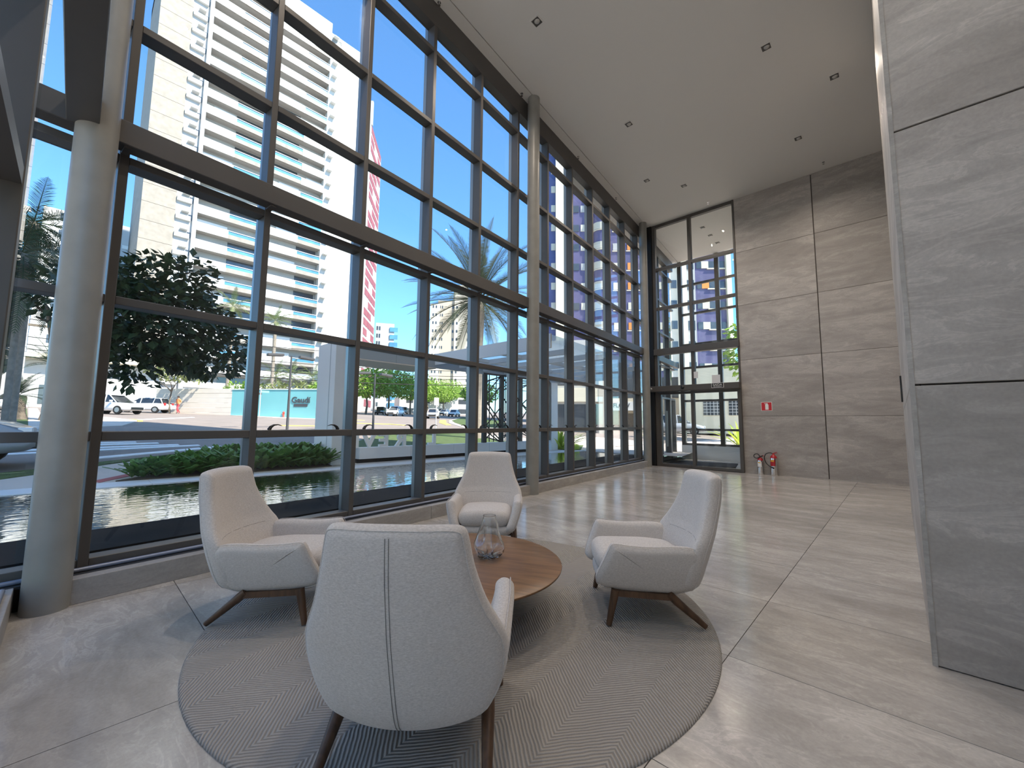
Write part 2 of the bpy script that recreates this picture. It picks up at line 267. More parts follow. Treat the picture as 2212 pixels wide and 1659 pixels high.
# ------------------------------------------------------------------ mesh helpers
class MB:
    def __init__(s): s.v = []; s.f = []; s.mi = []; s.smooth = []
    def add(s, vs_, fs, mi=0, sm=False):
        k = len(s.v); s.v += [tuple(p) for p in vs_]
        for f in fs: s.f.append([k+i for i in f]); s.mi.append(mi); s.smooth.append(sm)
        return s
    def box(s, x0, x1, y0, y1, z0, z1, mi=0):
        return s.add([(x0,y0,z0),(x1,y0,z0),(x1,y1,z0),(x0,y1,z0),(x0,y0,z1),(x1,y0,z1),(x1,y1,z1),(x0,y1,z1)],
                     [(0,3,2,1),(4,5,6,7),(0,1,5,4),(1,2,6,5),(2,3,7,6),(3,0,4,7)], mi)
    def bevbox(s, x0, x1, y0, y1, z0, z1, e=0.01, mi=0):
        """box with chamfered edges"""
        X=(x0,x1);Y=(y0,y1);Z=(z0,z1); vs_=[]; idx={}
        for i in (0,1):
            for j in (0,1):
                for k in (0,1):
                    sx=e if i==0 else -e; sy=e if j==0 else -e; sz=e if k==0 else -e
                    idx[i,j,k]=len(vs_); vs_+= [(X[i],Y[j]+sy,Z[k]+sz),(X[i]+sx,Y[j],Z[k]+sz),(X[i]+sx,Y[j]+sy,Z[k])]
        fs=[]
        g=lambda i,j,k,a: idx[i,j,k]+a
        for i in (0,1): q=[g(i,0,0,0),g(i,1,0,0),g(i,1,1,0),g(i,0,1,0)]; fs.append(q if i else q[::-1])
        for j in (0,1): q=[g(0,j,0,1),g(1,j,0,1),g(1,j,1,1),g(0,j,1,1)]; fs.append(q if not j else q[::-1])
        for k in (0,1): q=[g(0,0,k,2),g(1,0,k,2),g(1,1,k,2),g(0,1,k,2)]; fs.append(q if k else q[::-1])
        for j in (0,1):
            for k in (0,1): fs.append([g(0,j,k,1),g(1,j,k,1),g(1,j,k,2),g(0,j,k,2)])
        for i in (0,1):
            for k in (0,1): fs.append([g(i,0,k,0),g(i,1,k,0),g(i,1,k,2),g(i,0,k,2)])
        for i in (0,1):
            for j in (0,1): fs.append([g(i,j,0,0),g(i,j,1,0),g(i,j,1,1),g(i,j,0,1)])
        for i in (0,1):
            for j in (0,1):
                for k in (0,1): fs.append([g(i,j,k,0),g(i,j,k,1),g(i,j,k,2)])
        return s.add(vs_, fs, mi)
    def bar(s, p0, p1, w, h, mi=0, up=(0,0,1)):
        p0=Vector(p0); p1=Vector(p1); d=(p1-p0).normalized(); u=Vector(up)
        if abs(d.dot(u))>0.98: u=Vector((1,0,0))
        a=d.cross(u).normalized()*w/2; b_=a.cross(d).normalized()*h/2
        vs_=[p0-a-b_,p0+a-b_,p0+a+b_,p0-a+b_,p1-a-b_,p1+a-b_,p1+a+b_,p1-a+b_]
        return s.add(vs_,[(0,1,2,3),(7,6,5,4),(0,4,5,1),(1,5,6,2),(2,6,7,3),(3,7,4,0)],mi)
    def cyl(s, p0, p1, r0, r1=None, n=12, mi=0, cap=True):
        r1=r0 if r1 is None else r1
        return s.tube([p0,p1],[r0,r1],n,mi,cap)
    def tube(s, path, rad, n=8, mi=0, cap=True, closed=False):
        P=[Vector(p) for p in path]; m=len(P)
        if not hasattr(rad,'__len__'): rad=[rad]*m
        rings=[]; up=None
        for i,p in enumerate(P):
            if closed: d=(P[(i+1)%m]-P[i-1]).normalized()
            else: d=(P[min(i+1,m-1)]-P[max(i-1,0)]).normalized()
            if up is None: up=Vector((0,0,1)) if abs(d.z)<0.9 else Vector((1,0,0))
            a=d.cross(up).normalized(); up=a.cross(d).normalized()
            rings.append([p+(a*math.cos(2*math.pi*k/n)+up*math.sin(2*math.pi*k/n))*rad[i] for k in range(n)])
        vs_=[q for r in rings for q in r]; fs=[]
        for i in range(m if closed else m-1):
            j=(i+1)%m
            for k in range(n): fs.append((i*n+k,j*n+k,j*n+(k+1)%n,i*n+(k+1)%n))
        s.add(vs_,fs,mi,True)
        if cap and not closed:
            s.add(rings[0],[list(range(n))],mi); s.add(rings[-1],[list(range(n))[::-1]],mi)
        return s
    def lathe(s, prof, n=24, c=(0,0,0), mi=0, fn=None):
        vs_=[]; fs=[]; m=len(prof)
        for r,z in prof:
            for k in range(n):
                a=2*math.pi*k/n; p=(c[0]+r*math.cos(a),c[1]+r*math.sin(a),c[2]+z)
                vs_.append(fn(p,a,r,z) if fn else p)
        for i in range(m-1):
            for k in range(n): fs.append((i*n+k,i*n+(k+1)%n,(i+1)*n+(k+1)%n,(i+1)*n+k))
        return s.add(vs_,fs,mi,True)
    def prism(s, poly, a0, a1, axis='y', mi=0):
        """extrude a 2-D outline; axis y: outline is (x,z), axis z: (x,y), axis x: (y,z)"""
        n=len(poly)
        def P(p,a): return (p[0],a,p[1]) if axis=='y' else ((p[0],p[1],a) if axis=='z' else (a,p[0],p[1]))
        vs_=[P(p,a0) for p in poly]+[P(p,a1) for p in poly]
        fs=[list(range(n))[::-1],list(range(n,2*n))]+[(i,(i+1)%n,n+(i+1)%n,n+i) for i in range(n)]
        return s.add(vs_,fs,mi)
    def mesh(s, name, mats):
        me=bpy.data.meshes.new(name); me.from_pydata(s.v,[],s.f)
        for m_ in (mats if isinstance(mats,(list,tuple)) else [mats]): me.materials.append(MATS[m_])
        me.polygons.foreach_set('material_index',s.mi); me.polygons.foreach_set('use_smooth',s.smooth)
        bm=bmesh.new(); bm.from_mesh(me); bmesh.ops.recalc_face_normals(bm,faces=bm.faces); bm.to_mesh(me); bm.free()
        me.update(); return me
    def build(s, name, mats, parent=None, **kw): return link(name, s.mesh(name,mats), parent, **kw)
def link(name, me, parent=None, loc=None, rot=None):
    o=bpy.data.objects.new(name, me); col.objects.link(o)
    if parent: o.parent=parent
    if loc: o.location=loc
    if rot: o.rotation_euler=rot
    return o
def empty(name, loc=(0,0,0), rz=0, parent=None):
    o=bpy.data.objects.new(name,None); col.objects.link(o); o.location=loc; o.rotation_euler=(0,0,rz); o.empty_display_size=0.1
    if parent: o.parent=parent
    return o
def tag(o,label,cat,group=None):
    o['label']=label; o['category']=cat
    if group: o['group']=group
    return o
def struct(o,label=None):
    o['kind']='structure'
    if label: o['label']=label
    return o
def stuff(o): o['kind']='stuff'; return o
def box(name, mat, x0,x1,y0,y1,z0,z1, parent=None, bev=0):
    b=MB()
    cx,cy,cz=(x0+x1)/2,(y0+y1)/2,(z0+z1)/2
    if bev: b.bevbox(x0-cx,x1-cx,y0-cy,y1-cy,z0-cz,z1-cz,bev)
    else: b.box(x0-cx,x1-cx,y0-cy,y1-cy,z0-cz,z1-cz)
    return b.build(name,mat,parent,loc=(cx,cy,cz))
def copy_tree(o,parent=None):
    c=o.copy(); col.objects.link(c)
    if parent: c.parent=parent
    for ch in o.children: copy_tree(ch,c)
    return c
def text_mesh(s,size,extrude,mat,bevel=0.0,sx=1.0):
    cu=bpy.data.curves.new('text','FONT'); cu.body=s; cu.size=size; cu.extrude=extrude; cu.align_x='CENTER'; cu.align_y='BOTTOM_BASELINE'; cu.offset=bevel
    o=bpy.data.objects.new('text',cu); col.objects.link(o); bpy.context.view_layer.update()
    me=bpy.data.meshes.new_from_object(o.evaluated_get(bpy.context.evaluated_depsgraph_get()))
    bpy.data.objects.remove(o); bpy.data.curves.remove(cu)
    me.materials.clear(); me.materials.append(MATS[mat]); me.name='lettering'
    if sx!=1.0:
        for v in me.vertices: v.co.x*=sx
    return me
def place_text(o,loc,right,up=(0,0,1)):
    r=Vector(right).normalized(); u=Vector(up); n=r.cross(u)
    M=Matrix((( r.x,u.x,n.x,loc[0]),(r.y,u.y,n.y,loc[1]),(r.z,u.z,n.z,loc[2]),(0,0,0,1)))
    o.matrix_local=M
    return o

# ================================================================== THE ROOM
CZ = 7.69                                   # ceiling height
G = R(96.49)                                # the glazed front is not square to the stone grid
gd = Vector((math.cos(G), math.sin(G), 0)); gn = Vector((-math.sin(G), math.cos(G), 0))
def gw(u, n, z=0.0): p = gd*u + gn*n; return Vector((p.x, p.y, z))

# floor: slabs 1.71 x 0.975, each a tile with open joints, over a dark bed
floor = MB().box(-6.6, 6.2, -0.45, 17.0, -0.25, -0.035).build('floor', 'joint'); struct(floor)
TX, TY = 1.71, 0.975
tile_me = {}
def clip_tile(x0, x1, y0, y1):
    """tile clipped to the curb line of the glazed front"""
    def inside(p): return Vector((p[0], p[1], 0)).dot(gn) < 4.34
    poly = [(x0,y0),(x1,y0),(x1,y1),(x0,y1)]; out_ = []
    for i in range(4):
        a, b_ = poly[i], poly[(i+1) % 4]; da = Vector((*a,0)).dot(gn)-4.34; db = Vector((*b_,0)).dot(gn)-4.34
        if da < 0: out_.append(a)
        if da*db < 0: t_ = da/(da-db); out_.append((a[0]+(b_[0]-a[0])*t_, a[1]+(b_[1]-a[1])*t_))
    return out_
ti = 0
for i in range(-3, 4):
    x0 = -0.77 + TX*i; x1 = x0 + TX
    off = 0.0
    for j in range(-2, 18):
        y0 = 0.645 + TY*j + off; y1 = y0 + TY
        y0c, y1c = max(y0, -0.40), min(y1, 16.0)
        if y1c - y0c < 0.05: continue
        if x0 > 0.3 and y0 > 8.9: pass
        e = 0.0022
        poly = clip_tile(x0+e, x1-e, y0c+e, y1c-e)
        if len(poly) < 3: continue
        full = len(poly) == 4 and abs(y1c-y0c-TY) < 1e-6 and abs(poly[2][0]-poly[0][0]) > TX-0.01
        cx, cy = (x0+x1)/2, (y0c+y1c)/2
        key = 'full' if full else None
        if key in tile_me: me = tile_me[key]
        else:
            b_ = MB(); b_.prism([(p[0]-cx, p[1]-cy) for p in poly], -0.03, 0.0, 'z'); me = b_.mesh('tile', 'floor_stone')
            if key: tile_me[key] = me
        link('tile', me, floor, loc=(cx, cy, 0)); ti += 1

# ceiling: plaster field, shadow gap and border strip along the glass
def gpoly(pts): return [tuple(gw(u, n)[:2]) for u, n in pts]
ceiling = MB().prism([(6.2,-0.42)]+gpoly([(-0.9,4.19),(16.6,4.19)])+[(-2.9,16.05),(6.2,16.05)], CZ, CZ+0.12, 'z').build('ceiling', 'ceiling_paint'); struct(ceiling)
MB().prism(gpoly([(-0.9,4.206),(16.6,4.206),(16.6,4.60),(-0.9,4.60)]), CZ, CZ+0.12, 'z').build('border_strip', 'ceiling_paint', ceiling)
MB().prism(gpoly([(-0.9,4.12),(16.6,4.12),(16.6,4.3),(-0.9,4.3)]), CZ+0.121, CZ+0.2, 'z').build('shadow_gap', 'gap_dark', ceiling)

# stone walls, clad slab by slab
def slab_me(w_, h_, d=0.03, mat='wall_stone', e=0.003):
    return MB().bevbox(-w_/2, w_/2, -d, 0.0, -h_/2, h_/2, e).mesh('stone_panel', mat)
JZ = [0.0, 1.515, 3.05, 4.58, 6.105, CZ]
wall_far = MB().box(-3.09, 6.2, 12.485, 12.70, 0, CZ).build('wall_far', 'joint'); struct(wall_far)
for xa, xb in ((-3.09, -1.30), (-1.28, 0.52), (0.54, 2.34), (2.36, 4.16), (4.18, 6.0)):
    for k in range(5):
        za, zb = JZ[k]+0.003, JZ[k+1]-0.003
        link('stone_panel', slab_me(xb-xa, zb-za), wall_far, loc=((xa+xb)/2, 12.48, (za+zb)/2))
MB().box(-3.09, 6.0, 12.425, 12.449, 0.0, 0.012).build('floor_strip', 'curb_stone', wall_far)
# the near wall: a long block whose end faces the camera; its left flank runs away along the room
XR, YN, YE = 0.06, 3.267, 8.8
wall_right = MB().box(XR+0.045, 6.2, YN+0.045, YE-0.045, 0, CZ).build('wall_right', 'joint'); struct(wall_right)
for xa, xb in ((XR, 1.86), (1.865, 3.66), (3.665, 5.46)):
    for k in range(5):
        za, zb = (JZ[k]+0.005), (JZ[k+1]-0.005)
        link('stone_panel', slab_me(xb-xa, zb-za, 0.04), wall_right, loc=((xa+xb)/2, YN+0.04, (za+zb)/2))
flank = MB()
for ya, yb in ((YN, 5.1), (5.105, 6.95), (6.955, YE)):
    for k in range(5):
        za, zb = (JZ[k]+0.005), (JZ[k+1]-0.005)
        o = link('stone_panel', slab_me(yb-ya-(0.05 if ya == YN else 0), zb-za, 0.04), wall_right, loc=(XR+0.04, (ya+yb)/2+(0.025 if ya == YN else 0), (za+zb)/2), rot=(0, 0, -math.pi/2))
# pale polished edge of the end slabs
MB().box(XR-0.004, XR+0.018, YN-0.003, YN+0.045, 0.0, CZ).build('edge_strip', 'curb_stone', wall_right)
box('wall_east', 'wall_stone', 6.2, 6.45, -0.45, 16.2, 0, CZ+0.2)['kind'] = 'structure'
# upper storeys of this building, unseen; height and outline shaped to cast its outdoor shadow
up = MB().prism([(6.45,-0.6),(6.45,12.75)]+gpoly([(13.3,4.66),(-0.35,4.62)])+[(-4.6,-0.6)], CZ+0.22, 34.0, 'z').build('upper_storeys', 'grey_render'); struct(up)
MB().prism([(-2.85,12.75),(-2.85,16.2)]+gpoly([(16.7,4.66),(13.3,4.66)]), CZ+0.125, CZ+0.4, 'z').build('vestibule_roof', 'grey_render', up)
MB().prism(gpoly([(8.9,4.66),(16.7,4.66),(16.7,5.0),(8.9,5.0)]), 7.66, CZ+0.22, 'z').build('soffit_outside', 'canopy_soffit', up)

# ---------------------------------------------------------------- glazed front (window_1)
win1 = empty('window_1', (0,0,0), G); struct(win1)
MW, MF, MBk, GLZ = 0.06, 4.40, 4.56, 4.53
U = [0.597] + [1.68+1.083*k for k in range(11)]
TOPZ = 7.31
mull_me = MB().bevbox(0, MW, MF, MBk, 0.15, CZ-0.002, 0.004).mesh('mullion', 'aluminium')
strip_me = MB().box(MW*0.2, MW*0.8, MBk-0.02, MBk+0.07, 0.15, CZ-0.01).mesh('outer_cap', 'aluminium_light')
ZT = [2.25, 3.41, 4.59, 5.765, 6.94]                       # top edges of the transoms
TH = 0.065
ext = [13.59, 14.67, 15.76]
for u in U + ext:
    mu_ = link('mullion', mull_me, win1, loc=(u, 0, 0)); link('outer_cap', strip_me, mu_, loc=(0, 0, 0))
def pane(u0, u1, z0, z1, par=win1, name='glass_pane'):
    b_ = MB().box(-(u1-u0)/2, (u1-u0)/2, -0.005, 0.005, -(z1-z0)/2, (z1-z0)/2)
    return b_.build(name, 'glass', par, loc=((u0+u1)/2, GLZ, (z0+z1)/2))
bays = []
allu = [-0.44] + U + ext + [16.45]
for a, b_ in zip(allu[:-1], allu[1:]):
    bays.append((a+MW, b_))
RAILT = 1.186
for (a, b_) in bays:
    if a > 12.55: continue
    for zt in ZT: MB().bevbox(a, b_, MF+0.004, MBk-0.004, zt-TH, zt, 0.004).build('transom', 'aluminium', win1)
    MB().bevbox(a, b_, MF+0.002, MBk-0.004, RAILT-0.072, RAILT, 0.004).build('rail', 'aluminium', win1)
    MB().bevbox(a, b_, MF+0.004, MBk-0.004, 0.19, 0.25, 0.004).build('sill_frame', 'aluminium', win1)
    zs = [0.25, RAILT-0.072] 
    rows = [(0.25, RAILT-0.072), (RAILT, ZT[0]-TH)] + [(ZT[k], ZT[k+1]-TH) for k in range(4)] + [(ZT[4], TOPZ)]
    for (z0, z1) in rows: pane(a, b_, z0, z1)
MB().bevbox(-0.44, 12.95, MF-0.005, MBk, TOPZ, CZ, 0.004).build('head_beam', 'aluminium', win1)
# deep horizontal beam on brackets, from column to column
UC = [0.444, 6.31, 12.60]; NC_ = 4.235; RC_ = 0.118
for a, b_ in ((UC[0]-0.6, UC[0]), (UC[0]+0.02, UC[1]-0.09), (UC[1]+0.06, UC[2]-0.09)):
    MB().bevbox(a, b_, 4.25, 4.40, 3.43, 3.62, 0.005).build('beam', 'aluminium', win1)
for u in U: MB().box(u+0.005, u+MW-0.005, 4.28, MF+0.01, 3.415, 3.43).build('bracket', 'aluminium', win1)
# curved latch hooks on the rail
hook_pts = [(0.0, 0.0), (0.015, 0.03), (0.045, 0.05), (0.085, 0.055), (0.125, 0.042)]
def hook_mesh(sgn):
    b_ = MB(); b_.tube([(sgn*x, 0, z) for x, z in hook_pts], [0.02, 0.016, 0.010, 0.006, 0.003], 6)
    return b_.mesh('latch_hook', 'black_metal')
hk = {1: hook_mesh(1), -1: hook_mesh(-1)}
for (a, b_) in bays:
    if a < 1.7 or a > 12.4: continue
    link('latch_hook', hk[1], win1, loc=(a+0.14, 4.47, RAILT)); link('latch_hook', hk[-1], win1, loc=(b_-0.14, 4.47, RAILT))
# sill: black ledge and the blue-grey tube along the foot of the glass
MB().box(-0.44, 12.95, 4.30, 4.40, 0.155, 0.172).build('sill_strip', 'rubber', win1)
MB().tube([(-0.44, 4.365, 0.188), (12.9, 4.365, 0.188)], 0.016, 10).build('sill_tube', 'blue_tube', win1)
MB().box(-0.44, 12.95, 4.40, 4.62, -0.2, 0.19).build('sill_base', 'aluminium', win1)
# stone curb under the glass
curb = empty('trim_1', (0,0,0), G); struct(curb)
for a, b_ in ((UC[0]+0.03, 2.05), (2.055, 3.85), (3.855, UC[1]-0.07), (UC[1]+0.08, 8.2), (8.205, 10.2), (10.205, UC[2]+0.1)):
    MB().bevbox(-(b_-a)/2, (b_-a)/2, 4.20-4.3, 4.40-4.3, 0.0, 0.17, 0.003).build('curb_stone', 'curb_stone', curb, loc=((a+b_)/2, 4.3, 0))
# round columns
for k, u in enumerate(UC):
    p = gw(u, NC_)
    c_ = MB(); prof = [(RC_, 0.0), (RC_, CZ-0.001)]
    c_.lathe(prof, 40); o = c_.build('round_column', 'column_paint', None, loc=p)
    tag(o, ('thick grey round column at the left, nearest the camera', 'tall slim grey round column in the middle of the glass front', 'grey round column in the far corner beside the entrance door')[k], 'column', 'round columns along the glass')
# ---------------------------------------------------------------- return glazing behind the camera (window_2)
win2 = empty('window_2'); struct(win2)
YB = -0.20
xs2 = [-2.50 + 1.083*k for k in range(0, 5)]; XW = xs2[-1]+0.04
for x in xs2: MB().bevbox(x+0.0, x+MW+0.02, YB-0.16, YB, 0.15, CZ-0.002, 0.004).build('mullion', 'aluminium', win2)
for zt in ZT + [RAILT, 0.25]:
    for xa, xb in zip([x+0.08 for x in xs2], xs2[1:]): MB().box(xa, xb, YB-0.155, YB-0.004, zt-0.068, zt).build('transom', 'aluminium', win2)
box('glass_pane', 'glass', -4.25, xs2[0], YB-0.135, YB-0.125, 0.19, TOPZ, win2)
for xa, xb in zip([x+0.08 for x in xs2], xs2[1:]):
    for (z0, z1) in rows: box('glass_pane', 'glass', xa, xb, YB-0.135, YB-0.125, z0, z1, win2)
MB().bevbox(-4.25, XW, YB, YB+0.17, 3.43, 3.62, 0.005).build('beam', 'aluminium', win2)
MB().box(-4.3, XW, YB-0.16, YB, TOPZ, CZ).build('head_beam', 'aluminium', win2)
MB().tube([(-4.2, YB-0.03, 0.188), (XW, YB-0.03, 0.188)], 0.016, 8).build('sill_tube', 'blue_tube', win2)
box('wall_back', 'wall_stone', XW, 6.2, YB-0.30, YB-0.06, 0, CZ)['kind'] = 'structure'  # unseen wall, placed to cut the daylight coming from behind
curb2 = MB().bevbox(-4.35, XW, -0.40, -0.185+0.0, 0.0, 0.17, 0.003).build('trim_2', 'curb_stone'); struct(curb2)

# ---------------------------------------------------------------- entrance wall (door_1)
door1 = empty('door_1'); struct(door1)
DY = 12.45
XL, XM, XD = -5.52, -4.40, -3.09
for xa, xb in ((XL, XL+0.10), (XM, XM+0.09), (XD-0.05, XD)):
    MB().bevbox(xa, xb, DY-0.02, DY+0.12, 2.44 if xa == XM else 0.0, CZ-0.001, 0.004).build('post', 'aluminium', door1)
for xa in (XL-0.16, ): MB().bevbox(xa, xa+0.15, DY-0.05, DY+0.15, 0.0, CZ-0.001, 0.004).build('post', 'black_metal', door1)
for z0, z1 in ((6.16, 6.25), (4.88, 4.965), (CZ-0.10, CZ-0.002)):
    for xa, xb in ((XL+0.1, XM), (XM+0.09, XD-0.05)): MB().bevbox(xa, xb, DY-0.01, DY+0.10, z0, z1, 0.004).build('transom', 'aluminium', door1)
MB().bevbox(XL, XD, DY-0.07, DY+0.12, 3.43, 3.62, 0.005).build('beam', 'aluminium', door1)
for z0, z1 in ((2.44, 3.43), (3.62, 4.88), (4.965, 6.16), (6.25, CZ-0.1)):
    for xa, xb in ((XL+0.1, XM), (XM+0.09, XD-0.05)): box('glass_pane', 'door_glass', xa, xb, DY+0.04, DY+0.05, z0, z1, door1)
# sliding gear box with sensor eyes
hd = MB().bevbox(XL-0.10, XD, DY-0.22, DY+0.04, 2.27, 2.44, 0.008).build('header_box', 'aluminium', door1)
def eye(x):
    b_ = MB(); b_.lathe([(0.0, -0.035), (0.03, -0.03), (0.05, -0.012), (0.055, 0.0)], 14)
    o = b_.build('sensor', 'black_plastic', hd, loc=(x, DY-0.22, 2.37), rot=(R(-90), 0, 0)); return o
eye(-4.60)
b_ = MB(); b_.lathe([(0.0, 0.02), (0.035, 0.02), (0.045, 0.0)], 14); b_.build('end_cap', 'aluminium_light', hd, loc=(XL-0.05, DY-0.222, 2.36), rot=(R(90), 0, 0))
# two framed leaves
def leaf(xa, xb, y):
    l = MB(); fw = 0.085
    lf = MB().bevbox(xa, xa+fw, y-0.03, y+0.03, 0.012, 2.265, 0.004).build('leaf_stile', 'aluminium', door1)
    MB().bevbox(xb-fw, xb, y-0.03, y+0.03, 0.012, 2.265, 0.004).build('leaf_stile', 'aluminium', door1)
    MB().bevbox(xa+fw, xb-fw, y-0.03, y+0.03, 0.012, 0.095, 0.004).build('leaf_rail', 'aluminium', door1)
    MB().bevbox(xa+fw, xb-fw, y-0.03, y+0.03, 2.19, 2.265, 0.004).build('leaf_rail', 'aluminium', door1)
    box('glass_pane', 'door_glass', xa+fw, xb-fw, y-0.005, y+0.005, 0.095, 2.19, door1)
leaf(XM-0.02, XD-0.0, DY-0.06)
leaf(XL+0.08, XM+0.06, DY+0.03)
MB().box(XL, XD, DY-0.02, DY+0.1, 0.0, 0.012).build('threshold', 'aluminium', door1)
# vestibule: left glazing goes on, far wall glazed above a low plinth, right wall in stone
for (a, b2) in [b2 for b2 in bays if b2[0] > 12.55]:
    for zt in ZT: MB().bevbox(a, b2, MF+0.004, MBk-0.004, zt-TH, zt, 0.004).build('transom', 'aluminium', win1)
    for (z0, z1) in [(2.25, ZT[1]-TH)] + rows[2:]: pane(a, b2, z0, z1)
    MB().bevbox(a, a+0.07, MF, MBk, 0.02, 2.2, 0.004).build('leaf_stile', 'aluminium', win1)
    MB().bevbox(b2-0.07, b2, MF, MBk, 0.02, 2.2, 0.004).build('leaf_stile', 'aluminium', win1)
    MB().bevbox(a+0.07, b2-0.07, MF, MBk, 0.02, 0.11, 0.004).build('leaf_rail', 'aluminium', win1)
    pane(a+0.07, b2-0.07, 0.11, 2.19)
MB().bevbox(12.95, 16.5, MF-0.005, MBk, TOPZ, CZ, 0.004).build('head_beam', 'aluminium', win1)
MB().bevbox(12.98, 16.5, 4.25, 4.40, 3.43, 3.62, 0.005).build('beam', 'aluminium', win1)
pull = MB().cyl((15.05, 4.33, 0.5), (15.05, 4.33, 1.75), 0.017, n=10).build('pull_bar', 'aluminium_light', win1)
MB().cyl((14.95, 4.33, 0.5), (14.95, 4.33, 1.75), 0.017, n=10).build('pull_bar', 'aluminium_light', win1)
win3 = empty('window_3'); struct(win3)
VY = 16.0
for xa in (-6.1, -4.72, -3.2): MB().bevbox(xa, xa+0.15, VY, VY+0.14, 0.0, CZ, 0.004).build('mullion', 'aluminium', win3)
zz = [0.50, 1.10, 2.18, 3.45, 4.35, 5.55, 6.70, CZ]
for z in zz[1:-1] + [0.55]:
    for xa, xb in ((-5.95, -4.72), (-4.57, -3.2)): MB().bevbox(xa, xb, VY+0.01, VY+0.12, z-0.05, z+0.03, 0.004).build('transom', 'aluminium', win3)
for k in range(len(zz)-1):
    for xa, xb in ((-5.95, -4.72), (-4.57, -3.2)): box('glass_pane', 'glass', xa, xb, VY+0.06, VY+0.07, zz[k]+0.03, zz[k+1]-0.05, win3)
low = MB().box(-6.1, -3.0, VY-0.02, VY+0.2, 0.0, 0.50).build('wall_vestibule_low', 'canopy_white'); struct(low)
box('wall_vestibule', 'wall_stone', -3.05, -2.85, 12.70, 16.2, 0, CZ)['kind'] = 'structure'
doormat = MB().bevbox(-1.0, 1.0, -0.75, 0.75, 0.0, 0.015, 0.004).build('door_mat', 'mat_black', None, loc=(-4.75, 14.1, 0), rot=(0, 0, R(12)))
tag(doormat, 'black fibre door mat on the vestibule floor behind the sliding door', 'mat')
# notices and exit sign
def sheet(name, mat, x, z, w_, h_, y, label, cat):
    o = MB().box(-w_/2, w_/2, -0.002, 0.002, -h_/2, h_/2).build(name, mat, None, loc=(x, y, z)); return tag(o, label, cat)
sheet('paper_notice', 'paper', -4.27, 2.73, 0.12, 0.19, DY-0.03, 'small white paper notice taped to the door post', 'notice')
sheet('paper_notice', 'paper', -3.74, 2.575, 0.22, 0.25, DY+0.032, 'larger white paper notice taped to the glass above the exit sign', 'notice')
ex = empty('exit_sign', (-3.63, DY-0.228, 2.305)); tag(ex, 'black exit sign with white lettering on the sliding door header', 'sign')
MB().box(-0.16, 0.16, -0.004, 0.006, 0.0, 0.14).build('border', 'white_print', ex)
MB().box(-0.15, 0.15, -0.007, -0.003, 0.01, 0.13).build('board', 'black_plastic', ex)
place_text(link('lettering', text_mesh('SAÍDA', 0.085, 0.001, 'white_print'), ex), (0, -0.009, 0.055), (1, 0, 0))
MB().prism([(-0.11, 0.033), (-0.085, 0.045), (-0.085, 0.037), (0.11, 0.037), (0.11, 0.029), (-0.085, 0.029), (-0.085, 0.021)], -0.0095, -0.0075, 'y').build('arrow', 'white_print', ex)
# card reader on the flank of the near wall
cr_ = MB().bevbox(XR-0.02, XR, 7.93, 8.03, 1.62, 1.99, 0.004).build('card_reader', 'black_plastic'); tag(cr_, 'slim black card reader on the edge of the near stone wall', 'reader')
# fire extinguisher sign
fs = empty('fire_extinguisher_sign', (-2.515, 12.448, 1.768)); tag(fs, 'small red sign with a white extinguisher on the far stone wall', 'sign')
MB().box(-0.125, 0.125, -0.004, 0.002, -0.115, 0.115).build('border', 'white_print', fs)
MB().box(-0.115, 0.115, -0.006, -0.003, -0.105, 0.105).build('board', 'sign_red', fs)
MB().prism([(-0.03, -0.085), (0.045, -0.085), (0.045, 0.045), (0.025, 0.065), (0.03, 0.085), (-0.05, 0.08), (-0.045, 0.066), (-0.01, 0.066), (-0.03, 0.045)], -0.0075, -0.0055, 'y').build('pictogram', 'white_print', fs)
# ceiling lights and sprinklers
lm_f = MB(); lm_f.box(-0.085, 0.085, -0.085, 0.085, -0.006, 0.0); lm_f = lm_f.mesh('trim_ring', 'ceiling_paint')
lm_c = MB().box(-0.065, 0.065, -0.065, 0.065, -0.0075, -0.005).mesh('recess', 'lamp_dark')
lm_l = MB(); lm_l.lathe([(0.0, -0.03), (0.03, -0.028), (0.042, -0.014), (0.045, 0.0)], 14); lm_l = lm_l.mesh('lamp', 'lamp_lens')
LP = [(-3.86, 4.61), (-1.28, 7.6), (-0.50, 9.13), (-3.86, 7.69), (-1.28, 10.65), (-4.49, 9.90), (-3.86, 10.80), (-4.31, 13.6), (-4.31, 14.35), (-4.31, 15.13), (-1.28, 4.6), (-3.86, 1.55), (-1.28, 1.55)]  # last three are unseen, added along the grid to light the room
names = ['square ceiling spotlight above the glass front, nearest the camera', 'square ceiling spotlight high over the right of the lobby', 'square ceiling spotlight closest to the near stone wall', 'square ceiling spotlight over the middle of the glass front', 'square ceiling spotlight just before the far stone wall',
         'dark square ceiling spotlight near the far column', 'square ceiling spotlight before the entrance door', 'first square ceiling spotlight behind the entrance glass', 'second square ceiling spotlight behind the entrance glass', 'third square ceiling spotlight behind the entrance glass', 'square ceiling spotlight overhead, out of the picture to the right', 'square ceiling spotlight overhead, out of the picture near the glass', 'square ceiling spotlight overhead, out of the picture behind']
LP += [(1.30, 1.55), (3.9, 1.55), (2.6, 10.65), (4.8, 10.65)]; names += ['square ceiling spotlight overhead before the near stone wall', 'square ceiling spotlight overhead by the east wall', 'square ceiling spotlight in the passage behind the near wall', 'square ceiling spotlight at the far end of the passage']  # more unseen fittings, added for extra light
def downlight(o, watt):  # spots added in the fittings to fill the room with light
    ld = bpy.data.lights.new('downlight', 'SPOT'); ld.energy = watt; ld.spot_size = R(150); ld.spot_blend = 1.0; ld.shadow_soft_size = 0.02; ld.color = (1.0, 0.86, 0.72)
    lo = bpy.data.objects.new('downlight', ld); col.objects.link(lo); lo.parent = o; lo.location = (0, 0, -0.06)
